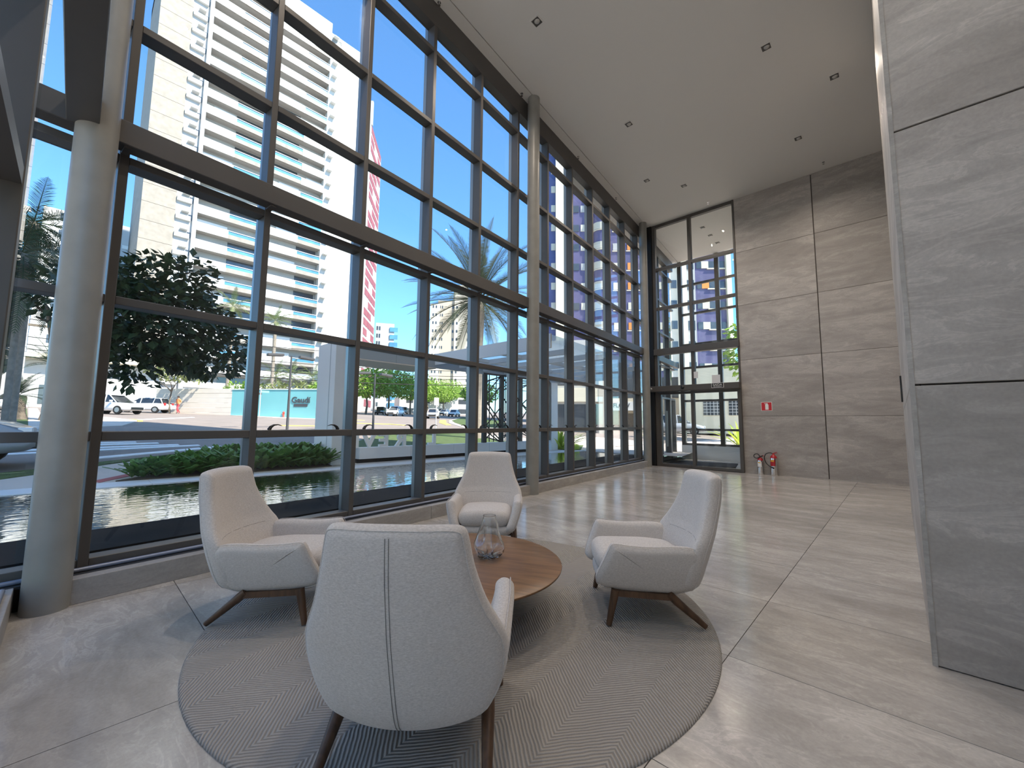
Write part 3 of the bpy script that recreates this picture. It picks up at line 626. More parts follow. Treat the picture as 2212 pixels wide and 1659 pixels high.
for (x, y), nm in zip(LP, names):
    o = empty('ceiling_spotlight', (x, y, CZ)); tag(o, nm, 'ceiling light', 'square ceiling spotlights'); downlight(o, (230 if x < -3 and y < 2 else 120 if y < 2 else 150) if y < 12.4 else 60)
    link('trim_ring', lm_f, o); link('recess', lm_c, o); link('lamp', lm_l, o, loc=(0.01, -0.01, -0.006), rot=(R(12), 0, 0))
sp1 = MB(); sp1.cyl((0, 0, 0), (0, 0, -0.008), 0.028, n=12).cyl((0, 0, -0.008), (0, 0, -0.05), 0.008, n=8); sp1 = sp1.mesh('stem', 'chrome')
sp2 = MB().cyl((0, 0, -0.05), (0, 0, -0.055), 0.022, n=12).mesh('deflector', 'chrome')
for (x, y), nm in zip([(-3.66, 12.1), (-0.98, 12.07), (-5.27, 7.86), (-5.0, 5.52), (-5.5, 10.1), (-4.765, 3.36)], ['small sprinkler head before the entrance glass', 'small sprinkler head before the far stone wall', 'small sprinkler head by the glass beyond the middle column', 'small sprinkler head by the glass beside the middle column', 'small sprinkler head by the glass near the far column', 'small sprinkler head by the glass at the top edge']):
    o = empty('sprinkler_head', (x, y, CZ)); tag(o, nm, 'sprinkler', 'ceiling sprinklers'); link('stem', sp1, o); link('deflector', sp2, o)

# ================================================================== FURNITURE
rug_c = (-2.34, 2.05)
rg = MB(); rr = 1.63
rg.lathe([(0.0, 0.016), (rr*0.5, 0.016), (rr-0.02, 0.016), (rr-0.006, 0.012), (rr, 0.005), (rr, 0.0)], 128)
rug = rg.build('round_rug', 'rug', None, loc=(rug_c[0], rug_c[1], 0)); tag(rug, 'large round grey-beige ribbed rug under the four armchairs', 'rug')
RZ = 0.016

def spline_closed(pts, per=5):
    n = len(pts); out_ = []
    for i in range(n):
        p0, p1, p2, p3 = [Vector(pts[(i+k-1) % n]) for k in range(4)]
        for j in range(per):
            t_ = j/per
            out_.append(0.5*((2*p1)+(-p0+p2)*t_+(2*p0-5*p1+4*p2-p3)*t_*t_+(-p0+3*p1-3*p2+p3)*t_**3))
    return out_
def lerp_tab(tab, x):
    if x <= tab[0][0]: return tab[0][1]
    for (a, va), (b_, vb) in zip(tab[:-1], tab[1:]):
        if x <= b_: return va+(vb-va)*(x-a)/(b_-a)
    return tab[-1][1]
def pillow(outline, r, fn, inner=(0.8, 0.55, 0.3), seg=5):
    """upholstered panel: flat outline with a rolled edge of radius r, mapped into 3-D by fn(p, h) with h -1..1"""
    n = len(outline); c = sum(outline, Vector((0, 0)))/n; nor = []
    area = sum(outline[i].x*outline[(i+1) % n].y-outline[(i+1) % n].x*outline[i].y for i in range(n))
    sg = 1 if area > 0 else -1
    for i in range(n):
        d = (outline[(i+1) % n]-outline[i-1]).normalized(); nor.append(Vector((-d.y, d.x))*sg)
    rings = []
    rad = []
    for i in range(n):
        v = c-outline[i]; v.normalize(); k = nor[i].dot(v); rad.append((nor[i]*0.35+v*0.65/max(0.62, k)))
    off = lambda d: [outline[i]+rad[i]*d for i in range(n)]
    flat = off(r)
    for s_ in reversed(inner): rings.append(([c+(p-c)*s_ for p in flat], 1.0))
    for k in range(seg*2+1):
        a = math.pi/2-math.pi*k/(seg*2); rings.append((off(r*(1-math.cos(a))), math.sin(a)))
    for s_ in inner: rings.append(([c+(p-c)*s_ for p in flat], -1.0))
    vs_ = [fn(p, h) for ring, h in rings for p in ring]; fs = []
    for i in range(len(rings)-1):
        for k in range(n): fs.append((i*n+k, i*n+(k+1) % n, (i+1)*n+(k+1) % n, (i+1)*n+k))
    c0 = len(vs_); vs_.append(fn(c, 1.0)); vs_.append(fn(c, -1.0)); e = (len(rings)-1)*n
    for k in range(n): fs.append((c0, (k+1) % n, k)); fs.append((c0+1, e+k, e+(k+1) % n))
    b_ = MB(); b_.add(vs_, fs, 0, True); return b_
XB = [(0.15, -0.16), (0.165, -0.24), (0.19, -0.305), (0.24, -0.35), (0.31, -0.382), (0.42, -0.42), (0.57, -0.467), (0.77, -0.508), (0.93, -0.520)]
def xb(z): return lerp_tab(XB, z)
back_out = spline_closed([(0, 0.932), (0.10, 0.930), (0.19, 0.927), (0.228, 0.915), (0.243, 0.88), (0.262, 0.78), (0.298, 0.66), (0.340, 0.57), (0.366, 0.50), (0.366, 0.40), (0.335, 0.29), (0.285, 0.215), (0.20, 0.18), (0.10, 0.168),
                          (0, 0.166), (-0.10, 0.168), (-0.20, 0.18), (-0.285, 0.215), (-0.335, 0.29), (-0.366, 0.40), (-0.366, 0.50), (-0.340, 0.57), (-0.298, 0.66), (-0.262, 0.78), (-0.243, 0.88), (-0.228, 0.915), (-0.19, 0.927), (-0.10, 0.930)], 3)
TB = 0.105
def back_fn(p, h):
    y, z = p.x, p.y
    th = TB*(0.92+0.35*max(0, min(1, (0.55-z)/0.3)))
    return (xb(z)+0.95*y*y+th*(h+1)/2+0.012*(h > 0)*math.sin((z-0.2)*4), y, z)
arm_pts = [(-0.235, 0.49), (-0.12, 0.503), (0.02, 0.498), (0.16, 0.503), (0.255, 0.512), (0.285, 0.495), (0.318, 0.42), (0.355, 0.33), (0.368, 0.275), (0.345, 0.235), (0.26, 0.214), (0.10, 0.203), (-0.06, 0.192), (-0.15, 0.196), (-0.215, 0.235), (-0.262, 0.32), (-0.268, 0.42)]
arm_out = [Vector(p) for p in spline_closed(arm_pts, 3)]
def arm_fn(s):
    def f(p, h):
        x, z = p.x, p.y
        tuck = 0.085*max(0, min(1, (0.47-z)/0.28))**1.4
        fl = 0.018*max(0, (x-0.1)/0.26)**2
        return (x, s*(0.330+0.046*h-tuck-fl), z)
    return f
seat_pts = [(0.345, 0), (0.342, 0.12), (0.325, 0.205), (0.26, 0.25), (0.10, 0.262), (-0.10, 0.262), (-0.22, 0.25), (-0.26, 0.18), (-0.27, 0.0), (-0.26, -0.18), (-0.22, -0.25), (-0.10, -0.262), (0.10, -0.262), (0.26, -0.25), (0.325, -0.205), (0.342, -0.12)]
def seat_fn(p, h):
    return (p.x, p.y, 0.340+0.068*h+(0.022*(1-(p.y/0.27)**2) if h > 0 else 0)-0.10*max(0, (-0.05-p.x))*(h > 0))
base_pts = [(0.335, 0), (0.33, 0.16), (0.30, 0.25), (0.20, 0.285), (0.0, 0.29), (-0.18, 0.28), (-0.25, 0.2), (-0.27, 0), (-0.25, -0.2), (-0.18, -0.28), (0.0, -0.29), (0.20, -0.285), (0.30, -0.25), (0.33, -0.16)]
CH = {}
CH['back'] = pillow(back_out, 0.05, back_fn).mesh('backrest', 'chair_fabric')
for s in (1, -1): CH['arm', s] = pillow(arm_out, 0.045, arm_fn(s)).mesh('armrest', 'chair_fabric')
CH['seat'] = pillow(spline_closed(seat_pts, 3), 0.066, seat_fn).mesh('seat_cushion', 'chair_fabric')
CH['base'] = pillow(spline_closed(base_pts, 3), 0.05, lambda p, h: (p.x, p.y, 0.232+0.045*h+0.01*p.x)).mesh('seat_base', 'chair_fabric')
# seams: twin line down the middle of the back, piping along the arm joints and round the rear panel, crease in front
sm_ = MB()
for dy in (-0.006, 0.006): sm_.tube([(xb(z)+0.95*dy*dy-0.0004, dy, z) for z in [0.20+0.7*k/24 for k in range(25)]], 0.0013, 5)
CH['seam'] = sm_.mesh('back_seam', 'seam_thread')
pp = MB()
def edge_at(ph): 
    n = len(back_out); res_ = []
    for i in range(n):
        d = (back_out[(i+1) % n]-back_out[i-1]).normalized(); nr = Vector((-d.y, d.x))
        area = sum(back_out[k].x*back_out[(k+1) % n].y-back_out[(k+1) % n].x*back_out[k].y for k in range(n))
        if area < 0: nr = -nr
        res_.append(back_fn(back_out[i]+nr*0.05*(1-math.cos(ph)), math.sin(ph)))
    return res_
ed = edge_at(R(-42)); pp.tube(ed, 0.0028, 5, closed=True)
CH['piping'] = pp.mesh('piping', 'chair_fabric')
cz_ = MB(); cz_.tube([(back_fn(Vector((y, 0.505)), 1.0)[0]+0.0005, y, 0.505) for y in [-0.25+0.5*k/20 for k in range(21)]], 0.0012, 5)
CH['crease'] = cz_.mesh('crease', 'seam_thread')
for s in (1, -1):
    q = MB(); f = arm_fn(s); n = len(arm_out)
    q.tube([f(arm_out[i], 0.62) for i in range(n)], 0.0024, 5, closed=True); CH['armseam', s] = q.mesh('arm_piping', 'chair_fabric')
CH['fleg'] = MB().tube([(0.245, 0.285, 0.215), (0.262, 0.29, 0.14), (0.292, 0.302, 0.007)], [0.027, 0.024, 0.0175], 14).mesh('leg', 'leg_wood')
CH['rleg'] = MB().tube([(-0.085, 0.285, 0.20), (-0.13, 0.288, 0.158), (-0.303, 0.303, 0.016)], [0.024, 0.026, 0.0165], 14).mesh('leg', 'leg_wood')
CH['fleg2'] = MB().tube([(0.245, -0.285, 0.215), (0.262, -0.29, 0.14), (0.292, -0.302, 0.007)], [0.027, 0.024, 0.0175], 14).mesh('leg', 'leg_wood')
CH['rleg2'] = MB().tube([(-0.085, -0.285, 0.20), (-0.13, -0.288, 0.158), (-0.303, -0.303, 0.016)], [0.024, 0.026, 0.0165], 14).mesh('leg', 'leg_wood')
def rail(y): return MB().bar((0.262, y, 0.198), (-0.105, y, 0.180), 0.034, 0.036).mesh('side_rail', 'leg_wood')
CH['rail'] = rail(0.285); CH['rail2'] = rail(-0.285)
CH['cross'] = MB().bar((0.20, -0.28, 0.19), (0.20, 0.28, 0.19), 0.04, 0.03).bar((-0.06, -0.28, 0.18), (-0.06, 0.28, 0.18), 0.04, 0.03).mesh('cross_rail', 'leg_wood')
chairs = [((-1.372, 2.817), (-.767, -.642), 'light grey upholstered armchair on the right, seen from its side'),
          ((-3.185, 1.078), (.696, .718), 'light grey upholstered armchair on the left, beside the glass front'),
          ((-3.15, 2.975), (.67, -.742), 'light grey upholstered armchair at the far side of the table, facing the camera'),
          ((-1.523, 1.09), (-.65, .76), 'light grey upholstered armchair in the foreground with its back to the camera')]
for (cx, cy), (fx, fy), lab in chairs:
    t_ = empty('armchair', (cx, cy, RZ), math.atan2(fy, fx)); tag(t_, lab, 'armchair', 'armchairs round the low table')
    bk = link('backrest', CH['back'], t_); link('back_seam', CH['seam'], bk); link('piping', CH['piping'], bk); link('crease', CH['crease'], bk)
    for s in (1, -1): a_ = link('armrest', CH['arm', s], t_); link('piping', CH['armseam', s], a_)
    link('seat_cushion', CH['seat'], t_); link('seat_base', CH['base'], t_)
    for k in ('fleg', 'fleg2', 'rleg', 'rleg2'): link('leg', CH[k], t_)
    link('side_rail', CH['rail'], t_); link('side_rail', CH['rail2'], t_); link('cross_rail', CH['cross'], t_)

# low round table on a black drum foot
TZ = 0.325
tb = empty('coffee_table', (-2.29, 1.885, RZ), R(25)); tag(tb, 'low round walnut coffee table in the middle of the rug', 'table')
q = MB(); rt = 0.728
q.lathe([(0.0, TZ-RZ), (rt*0.6, TZ-RZ), (rt-0.004, TZ-RZ), (rt, TZ-RZ-0.003), (rt-0.002, TZ-RZ-0.012), (rt-0.05, TZ-RZ-0.03), (0.0, TZ-RZ-0.032)], 96); q.build('table_top', 'table_wood', tb)
q = MB(); q.lathe([(0.0, 0.0), (0.30, 0.0), (0.30, 0.012), (0.16, 0.02), (0.15, 0.27), (0.19, TZ-RZ-0.032), (0.0, TZ-RZ-0.032)], 48); q.build('foot', 'black_metal', tb)

# blown glass vase with pinched dents
def vase():
    H_ = 0.292
    prof = [(0.0, 0.006), (0.055, 0.0), (0.085, 0.006), (0.108, 0.03), (0.117, 0.065), (0.113, 0.10), (0.098, 0.145), (0.080, 0.19), (0.062, 0.235), (0.050, 0.268), (0.046, 0.285), (0.047, H_)]
    fine = []
    for (a, b_) in zip(prof[:-1], prof[1:]):
        for k in range(4): t_ = k/4; fine.append((a[0]+(b_[0]-a[0])*t_, a[1]+(b_[1]-a[1])*t_))
    fine.append(prof[-1])
    dents = [(R(250), 0.030, 0.30, 0.028, 0.075), (R(320), 0.028, 0.28, 0.026, 0.072), (R(30), 0.028, 0.30, 0.028, 0.07), (R(110), 0.030, 0.30, 0.028, 0.072), (R(180), 0.028, 0.28, 0.026, 0.065), (R(285), 0.16, 0.42, 0.05, 0.034), (R(60), 0.15, 0.45, 0.05, 0.03), (R(170), 0.19, 0.4, 0.04, 0.022)]
    def warp(p, a, r, z, inn=0.0):
        rr_ = r
        for (da, dz, sa, sz, dep) in dents:
            d = math.atan2(math.sin(a-da), math.cos(a-da))
            rr_ -= dep*math.exp(-(d/sa)**2-((z-dz)/sz)**2)
        rr_ = max(rr_, 0.004 if r > 0 else 0)
        lx = 0.012*math.sin(z*9)
        return (rr_*math.cos(a)*1.04+lx, rr_*math.sin(a)*0.96, z)
    b_ = MB(); n = 56
    outer = fine; inner_ = [(max(0, r-0.004), z+0.004 if z < 0.02 else z) for r, z in fine]
    inner_[-1] = (inner_[-1][0], H_)
    b_.lathe(outer+inner_[::-1], n, fn=warp)
    return b_.mesh('glass_vase', 'vase_glass')
vs_o = link('glass_vase', vase(), None, loc=(-2.19, 2.10, TZ+0.001), rot=(0, 0, R(-20)))
tag(vs_o, 'clear blown glass vase with pinched sides standing on the coffee table', 'vase')

# fire extinguishers against the far wall
def extinguisher(x, h, r, label, big):
    o = empty('fire_extinguisher', (x, 12.36, 0.0)); tag(o, label, 'extinguisher', 'fire extinguishers by the far wall')
    q = MB(); q.lathe([(0, 0.0), (r*0.96, 0.0), (r, 0.012), (r, h*0.72), (r*0.9, h*0.79), (r*0.55, h*0.84), (r*0.3, h*0.86), (0, h*0.86)], 28); cy = q.build('cylinder', 'chrome', o)
    q = MB(); q.lathe([(r*1.01, h*0.70), (r*0.93, h*0.79), (r*0.58, h*0.845), (r*0.33, h*0.87), (r*0.3, h*0.90), (0, h*0.90)], 28); q.build('shoulder', 'red_paint', o)
    q = MB(); q.box(-0.018, 0.018, -0.02, 0.02, h*0.88, h*0.94); q.bar((0.0, 0, h*0.93), (0.085, -0.02, h*1.0), 0.022, 0.012).bar((0.0, 0, h*0.915), (0.09, -0.02, h*0.95), 0.02, 0.01); q.build('valve', 'red_paint', o)
    q = MB(); q.lathe([(r*1.006, h*0.50), (r*1.006, h*0.69)], 28)
    lb = [f for f in range(len(q.f))]
    q = MB(); vs2 = []; 
    for z in (h*0.40, h*0.66):
        for k in range(7): a = R(215+15*k); vs2.append((r*1.008*math.cos(a), r*1.008*math.sin(a), z))
    q.add(vs2, [(k, k+1, 8+k, 7+k) for k in range(6)]); lab_ = q.build('label', 'white_print' if not big else 'red_paint', o)
    q = MB(); vs2 = []
    for z in (h*0.585, h*0.645):
        for k in range(5): a = R(225+15*k); vs2.append((r*1.014*math.cos(a), r*1.014*math.sin(a), z))
    q.add(vs2, [(k, k+1, 6+k, 5+k) for k in range(4)]); q.build('band', 'yellow_print', lab_)
    q = MB()
    if big: pts = [(-0.01, -0.01, h*0.92), (-0.08, -0.02, h*0.95), (-0.17, -0.02, h*0.88), (-0.20, -0.02, h*0.70), (-0.16, -0.03, h*0.50), (-0.07, -0.06, h*0.37), (-0.03, -0.085, h*0.34)]
    else: pts = [(0.0, -0.01, h*0.90), (-0.02, -0.03, h*1.0), (-0.06, -0.03, h*1.06), (-0.12, -0.03, h*1.02), (-0.14, -0.03, h*0.93), (-0.11, -0.04, h*0.86), (-0.06, -0.05, h*0.84), (0.02, -0.05, h*0.92)]
    P = []
    for i in range(len(pts)-1):
        p0, p1, p2, p3 = [Vector(pts[max(0, min(len(pts)-1, i+k-1))]) for k in range(4)]
        for j in range(4):
            t_ = j/4; P.append(0.5*((2*p1)+(-p0+p2)*t_+(2*p0-5*p1+4*p2-p3)*t_*t_+(-p0+3*p1-3*p2+p3)*t_**3))
    P.append(Vector(pts[-1])); q.tube(P, 0.011, 8); hs = q.build('hose', 'black_plastic', o)
    q = MB(); q.cyl(P[-1], P[-1]+(P[-1]-P[-2]).normalized()*0.06, 0.013, 0.017, 8); q.build('nozzle', 'black_plastic', hs)
extinguisher(-2.70, 0.50, 0.068, 'smaller chrome fire extinguisher with curled hose, left of the pair', False)
extinguisher(-2.40, 0.60, 0.078, 'larger chrome fire extinguisher with red label, right of the pair', True)

# ================================================================== OUTDOORS
def zg(x): return 0.24 + 0.038*max(0.0, -x-9.3)
def drape(name, mat, pts, dz, parent=None):
    """flat patch laid on the sloping ground, 3 cm thick"""
    vs_ = [(x, y, zg(x)+dz) for x, y in pts]; n = len(pts); lo = [(x, y, zg(x)+dz-0.03) for x, y in pts]
    b_ = MB(); b_.add(vs_+lo, [list(range(n)), list(range(n, 2*n))[::-1]]+[(i, (i+1) % n, n+(i+1) % n, n+i) for i in range(n)])
    return b_.build(name, mat, parent)
# ground west (rising), and level ground round the building
b_ = MB(); b_.add([(-9.45,-400,0.235),(-9.45,500,0.235),(-500,500,zg(-500)-0.01),(-500,-400,zg(-500)-0.01)], [(0,1,2,3)]); struct(b_.build('road', 'asphalt'))
b_ = MB(); b_.add([(-9.45,-400,0.235),(200,-400,0.235),(200,-0.75,0.235),(-9.45,-0.75,0.235)], [(0,1,2,3)]); struct(b_.build('ground_south', 'pavement'))
b_ = MB(); b_.add([(-9.45,16.9,0.235),(200,16.9,0.235),(200,500,0.235),(-9.45,500,0.235)], [(0,1,2,3)]); struct(b_.build('driveway', 'pink_paving'))
b_ = MB(); b_.add([(-9.45,13.6,0.235),(-5.2,13.6,0.235),(-5.9,16.9,0.235),(-9.45,16.9,0.235)], [(0,1,2,3)]); struct(b_.build('entrance_apron', 'pavement'))
# reflecting pool
pool = MB(); g0, g1 = gw(-8, 5.5), gw(13.3, 5.5)
pool.prism([(g0.x, g0.y), (g1.x, g1.y), (-8.81, 13.3), (-8.81, -8)], 0.05, 0.245, 'z'); po = pool.build('reflecting_pool', 'water'); tag(po, 'shallow rippled reflecting pool along the outside of the glass', 'pool')
struct(MB().prism(gpoly([(-8, 4.63), (13.5, 4.63), (13.5, 5.5), (-8, 5.5)]), -0.1, 0.25, 'z').build('pool_ledge', 'black_granite'))
cop = empty('pool_coping'); struct(cop)
for k in range(12): MB().bevbox(-9.44, -8.81, -8+1.79*k, -8+1.79*k+1.785, 0.08, 0.256, 0.004).build('coping_slab', 'coping_white', cop)
struct(MB().box(-9.2, -6.0, 13.32, 13.62, 0.05, 0.256).build('pool_end', 'coping_white'))
# pavement, tactile strip, lawn strips, crossing
struct(drape('sidewalk', 'pavement', [(-9.44,-9.5),(-9.44,16.9),(-20.5,16.9),(-13.7,2.5),(-11.6,0.2),(-10.6,-1.0),(-9.7,-9.5)], 0.012))
struct(drape('tactile_strip', 'red_tactile', [(-9.46,0.36),(-11.5,1.9),(-13.6,4.4),(-13.85,4.3),(-11.78,1.86),(-9.7,0.30)], 0.018))
struct(drape('verge', 'grass_ground', [(-10.55,-0.75),(-11.75,0.42),(-12.85,1.15),(-13.85,2.5),(-14.3,2.55),(-13.44,1.75),(-12.5,0.55),(-11.4,-0.8),(-10.6,-3.0),(-10.0,-3.0)], 0.022))
struct(drape('lawn_by_sign', 'grass_ground', [(-9.9,4.6),(-9.9,12.4),(-19.5,16.5),(-19.5,11.0),(-12.4,5.0)], 0.03))
struct(drape('lawn_corner', 'grass_ground', [(-9.1,12.95),(-9.1,13.6),(-10.4,15.8),(-11.2,14.2),(-9.9,12.95)], 0.03))
struct(drape('lawn_across', 'grass_ground', [(-25.5,-30),(-25.2,-1.9),(-27.0,-1.3),(-62,-3.2),(-62,-30)], 0.03))
struct(drape('kerb_across', 'pavement', [(-24.6,-30),(-24.3,-1.4),(-26.5,-0.7),(-64,-2.6),(-64,-3.2),(-27,-1.3),(-25.2,-1.9),(-25.5,-30)], 0.02))
struct(drape('island_right', 'grass_ground', [(-41.8,33.2),(-34.8,28.1),(-25.9,22.3),(-24,26),(-45,45),(-62,52)], 0.04))
struct(drape('kerb_right', 'pavement', [(-42.6,33.4),(-34.8,27.3),(-25.2,21.3),(-23.2,26.3),(-44.5,46),(-63,53)], 0.02))
struct(drape('far_pavement', 'pink_paving', [(-64.5,9.0),(-50.3,11.0),(-44.3,13.2),(-41.7,17.0),(-43,19),(-46,15),(-51,12.5),(-65,10.5)], 0.02))
struct(drape('island_left', 'pavement', [(-41,1.4),(-36.8,2.4),(-35.2,2.76),(-33.6,2.62),(-28.2,1.67),(-27,0.4),(-41,0.2)], 0.02))
struct(drape('driveway_band', 'pavement', [(-9.6,13.0),(-9.5,21.3),(-12.0,22.5),(-16.5,22.0),(-12.2,16.9)], 0.026))
cross = empty('crosswalk'); tag(cross, 'white zebra crossing on the shaded road beyond the pool', 'crosswalk')
for (x0, y0, x1, y1, wd) in ((-17.5, -2.4, -17.6, 1.42, 0.30), (-16.6, -2.4, -17.0, 1.9, 0.34), (-15.45, -2.4, -16.2, 2.3, 0.36), (-14.5, -2.2, -15.8, 2.75, 0.36), (-13.05, 0.2, -15.15, 3.2, 0.40)):
    drape('stripe', 'road_paint', [(x0, y0), (x1, y1), (x1-wd, y1), (x0-wd, y0)], 0.010, cross)
yl = empty('road_marking'); tag(yl, 'yellow and white painted road lines across the sunny junction', 'road marking')
for mat, pts in (('road_paint', [(-36.2,2.96),(-42.1,6.8),(-42.6,6.7),(-36.5,2.8)]), ('yellow_paint', [(-33.3,14.8),(-31.0,18.0),(-29.4,18.3),(-29.6,18.8),(-31.6,18.6),(-34.0,15.0)]),
                 ('yellow_paint', [(-39.5,17.5),(-40,20.5),(-40.6,20.5),(-40.3,17.4)]), ('yellow_paint', [(-28.5,9.0),(-27.6,12.6),(-28.1,12.8),(-29.1,9.1)]), ('yellow_paint', [(-36.8,2.42),(-35.2,2.8),(-33.6,2.66),(-33.6,2.9),(-35.3,3.05),(-37.0,2.7)]),
                 ('yellow_paint', [(-43.2,33.4),(-34.9,27.0),(-30,23.8),(-30.2,23.3),(-35.2,26.3),(-44.0,33.0)])):
    drape('line', mat, pts, 0.016, yl)

# ---- sign wall with letters, canopy, lattice
sw = empty('sign_wall', (-9.65, 4.5, 0.0)); tag(sw, 'low pale sign wall with raised letters behind the pool', 'sign')
for k in range(5): MB().bevbox(-0.22, 0.0, 0.35+1.46*k, 0.35+1.46*k+1.452, 0.36, 0.64, 0.003).build('wall_panel', 'canopy_white', sw)
MB().box(-0.20, -0.03, 0.3, 7.6, 0.2, 0.36).build('plinth', 'black_granite', sw)
lx = {'L': 7.06, 'E': 6.68, 'R': 6.05, 'E2': 5.545, 'V': 5.14, 'E3': 4.74}
for k_, y in lx.items():
    me = text_mesh(k_[0], 0.47, 0.035, 'white_print', 0.016, 1.15)
    place_text(link('letter', me, sw), (-0.11, y-4.5, 0.645), (0, -1, 0))
can = empty('entrance_canopy', (-9.65, 7.05, 0.0)); tag(can, 'white flat entrance canopy on square posts beyond the pool', 'canopy')
cz0, cz1 = 2.84, 3.14
MB().bevbox(-1.02, 0.0, -2.90, -2.58, 0.24, 3.19, 0.004).build('post', 'canopy_white', can)
MB().box(-0.30, -0.27, -2.905, -2.575, 0.24, 3.19).build('post_joint', 'canopy_grey', can)
MB().box(-0.9, -0.05, -2.86, -2.62, 0.2, 0.24).build('post_plinth', 'black_granite', can)
for k in range(2): MB().bevbox(-0.32, 0.0, -2.575+1.29*k, -2.575+1.29*k+1.284, cz0, cz1, 0.003).build('edge_beam', 'canopy_grey', can)
MB().box(-1.2, -0.0, -2.575, 0.0, cz0-0.03, cz0-0.002).build('beam_soffit', 'canopy_soffit', can)
gx = lambda y: (gw(0, 4.72).x) - 0.1135*(y)   # line of the building face
slab = MB(); slab.prism([(-0.05, 0.0), (9.65-5.45, 0.0), (9.65-6.05, 6.05), (-0.05, 6.05)], 3.06, 3.22, 'z'); slab.build('roof_slab', 'canopy_glass', can)
MB().box(-0.05, 4.2, -0.04, 0.0, 2.92, 3.24).build('fascia', 'canopy_white', can)
MB().box(-0.05, 3.6, 6.05, 6.09, 2.84, 3.24).build('fascia', 'canopy_white', can)
MB().box(-0.09, -0.05, -0.04, 6.09, 2.84, 3.24).build('fascia', 'canopy_grey', can)
for k in range(6): MB().box(-0.05, 3.9-0.05*k, 0.9+0.98*k, 0.96+0.98*k, 2.93, 3.06).build('louvre', 'canopy_white', can)
for xx in (1.2, 2.45): MB().box(xx, xx+0.06, 0.0, 6.05, 2.96, 3.06).build('louvre_bearer', 'canopy_white', can)
MB().bevbox(-0.36, 0.0, 5.42, 5.82, 0.24, 2.84, 0.004).build('post', 'canopy_white', can)
MB().box(-0.3, -0.02, 5.46, 5.78, 0.2, 0.30).build('post_plinth', 'black_granite', can)
lat = empty('lattice_screen', (-9.72, 8.97, 0.642)); tag(lat, 'black metal screen of crossing bars standing on the sign wall', 'screen')
HT = 2.20
for y in (0.0, 0.78, 1.72, 2.66, 3.32): MB().box(-0.05, 0.05, y, y+0.15, 0.0, HT).build('upright', 'black_metal', lat)
MB().box(-0.04, 0.04, 0.0, 3.45, HT, HT+0.05).build('top_bar', 'black_metal', lat)
rn_ = random.Random(3)
for y0, y1 in ((0.15, 0.78), (0.93, 1.72), (1.87, 2.66), (2.81, 3.32)):
    for k in range(11):
        za = rn_.uniform(0.05, HT-0.05); zb = min(HT-0.02, max(0.02, za+rn_.choice((-1, 1))*rn_.uniform(0.2, 0.9)))
        MB().bar((0, y0, za), (0, y1, zb), 0.03, 0.03).build('bar', 'black_metal', lat)
    for k in range(2): ya = rn_.uniform(y0+0.1, y1-0.1); MB().bar((0, ya, 0.02), (0, ya+rn_.uniform(-.12, .12), HT), 0.025, 0.025).build('bar', 'black_metal', lat)

# ---- street furniture
def lamp_post(x, y, h, label):
    o = empty('street_lamp', (x, y, zg(x))); tag(o, label, 'street lamp', 'street lamps with twin heads')
    MB().cyl((0, 0, 0), (0, 0, h), 0.075, 0.045, 10).build('pole', 'pole_grey', o)
    for s in (-1, 1): MB().bevbox(-0.16, 0.16, s*0.05 if s > 0 else -0.85, 0.85 if s > 0 else -0.05, h-0.06, h+0.08, 0.02).build('lamp_head', 'pole_grey', o, rot=(R(5*s*-1), 0, 0))
lamp_post(-24.3, 8.0, 4.05, 'dark street lamp with two flat heads before the teal wall')
lamp_post(-23.8, 12.75, 3.5, 'dark street lamp with two flat heads before the parked cars')
tw = empty('teal_wall'); tag(tw, 'long teal boundary wall with dark lettering across the street', 'wall')
A, B = Vector((-50.4, 11.1, 0)), Vector((-42.2, 17.1, 0)); dW = (B-A).normalized(); nW = Vector((-dW.y, dW.x, 0)); nW = nW if nW.x > 0 else -nW
def wall_seg(name, mat, A_, B_, z0, z1, th, par):
    d = (B_-A_).normalized(); n_ = Vector((-d.y, d.x, 0)); P = [A_, B_, B_-n_*th, A_-n_*th] if n_.x > 0 else [A_, B_, B_+n_*th, A_+n_*th]
    b_ = MB(); b_.add([(p.x, p.y, z0) for p in P]+[(p.x, p.y, z1) for p in P], [(0,1,2,3),(4,5,6,7),(0,1,5,4),(1,2,6,5),(2,3,7,6),(3,0,4,7)]); return b_.build(name, mat, par)
wall_seg('wall_face', 'teal_wall', A, B, 1.2, 4.45, 0.25, tw); wall_seg('coping', 'coping_white', A+nW*0.05, B+nW*0.05, 4.45, 4.55, 0.35, tw)
place_text(link('lettering', text_mesh('Gaudí', 0.85, 0.02, 'pole_grey', 0.012), tw), (A+dW*7.75+nW*0.03+Vector((0, 0, 3.12))), (dW.x, dW.y, 0))
q = MB(); qa = A+dW*7.75+nW*0.03; q.add([(qa-dW*0.75)+Vector((0,0,2.72)), (qa+dW*0.75)+Vector((0,0,2.72)), (qa+dW*0.75)+Vector((0,0,3.0)), (qa-dW*0.75)+Vector((0,0,3.0))], [(0,1,2,3)]); q.build('name_plate', 'pole_grey', tw)
bw = empty('beige_wall'); tag(bw, 'long beige ribbed boundary wall left of the teal wall', 'wall')
A2 = A-dW*8.9
for k in range(6): wall_seg('board', 'beige_wall', A2, A, 1.6+0.5*k, 1.6+0.5*k+0.475, 0.25, bw)
hy = empty('fire_hydrant', (-45.6, 14.6, zg(-45.6)+0.02)); tag(hy, 'small red fire hydrant at the foot of the teal wall', 'hydrant')
hy.scale = (0.75, 0.75, 0.75)
q = MB(); q.lathe([(0, 0), (0.16, 0), (0.16, 0.06), (0.11, 0.08), (0.11, 0.55), (0.16, 0.58), (0.13, 0.70), (0.05, 0.78), (0, 0.8)], 14); q.build('barrel', 'hydrant_red', hy)
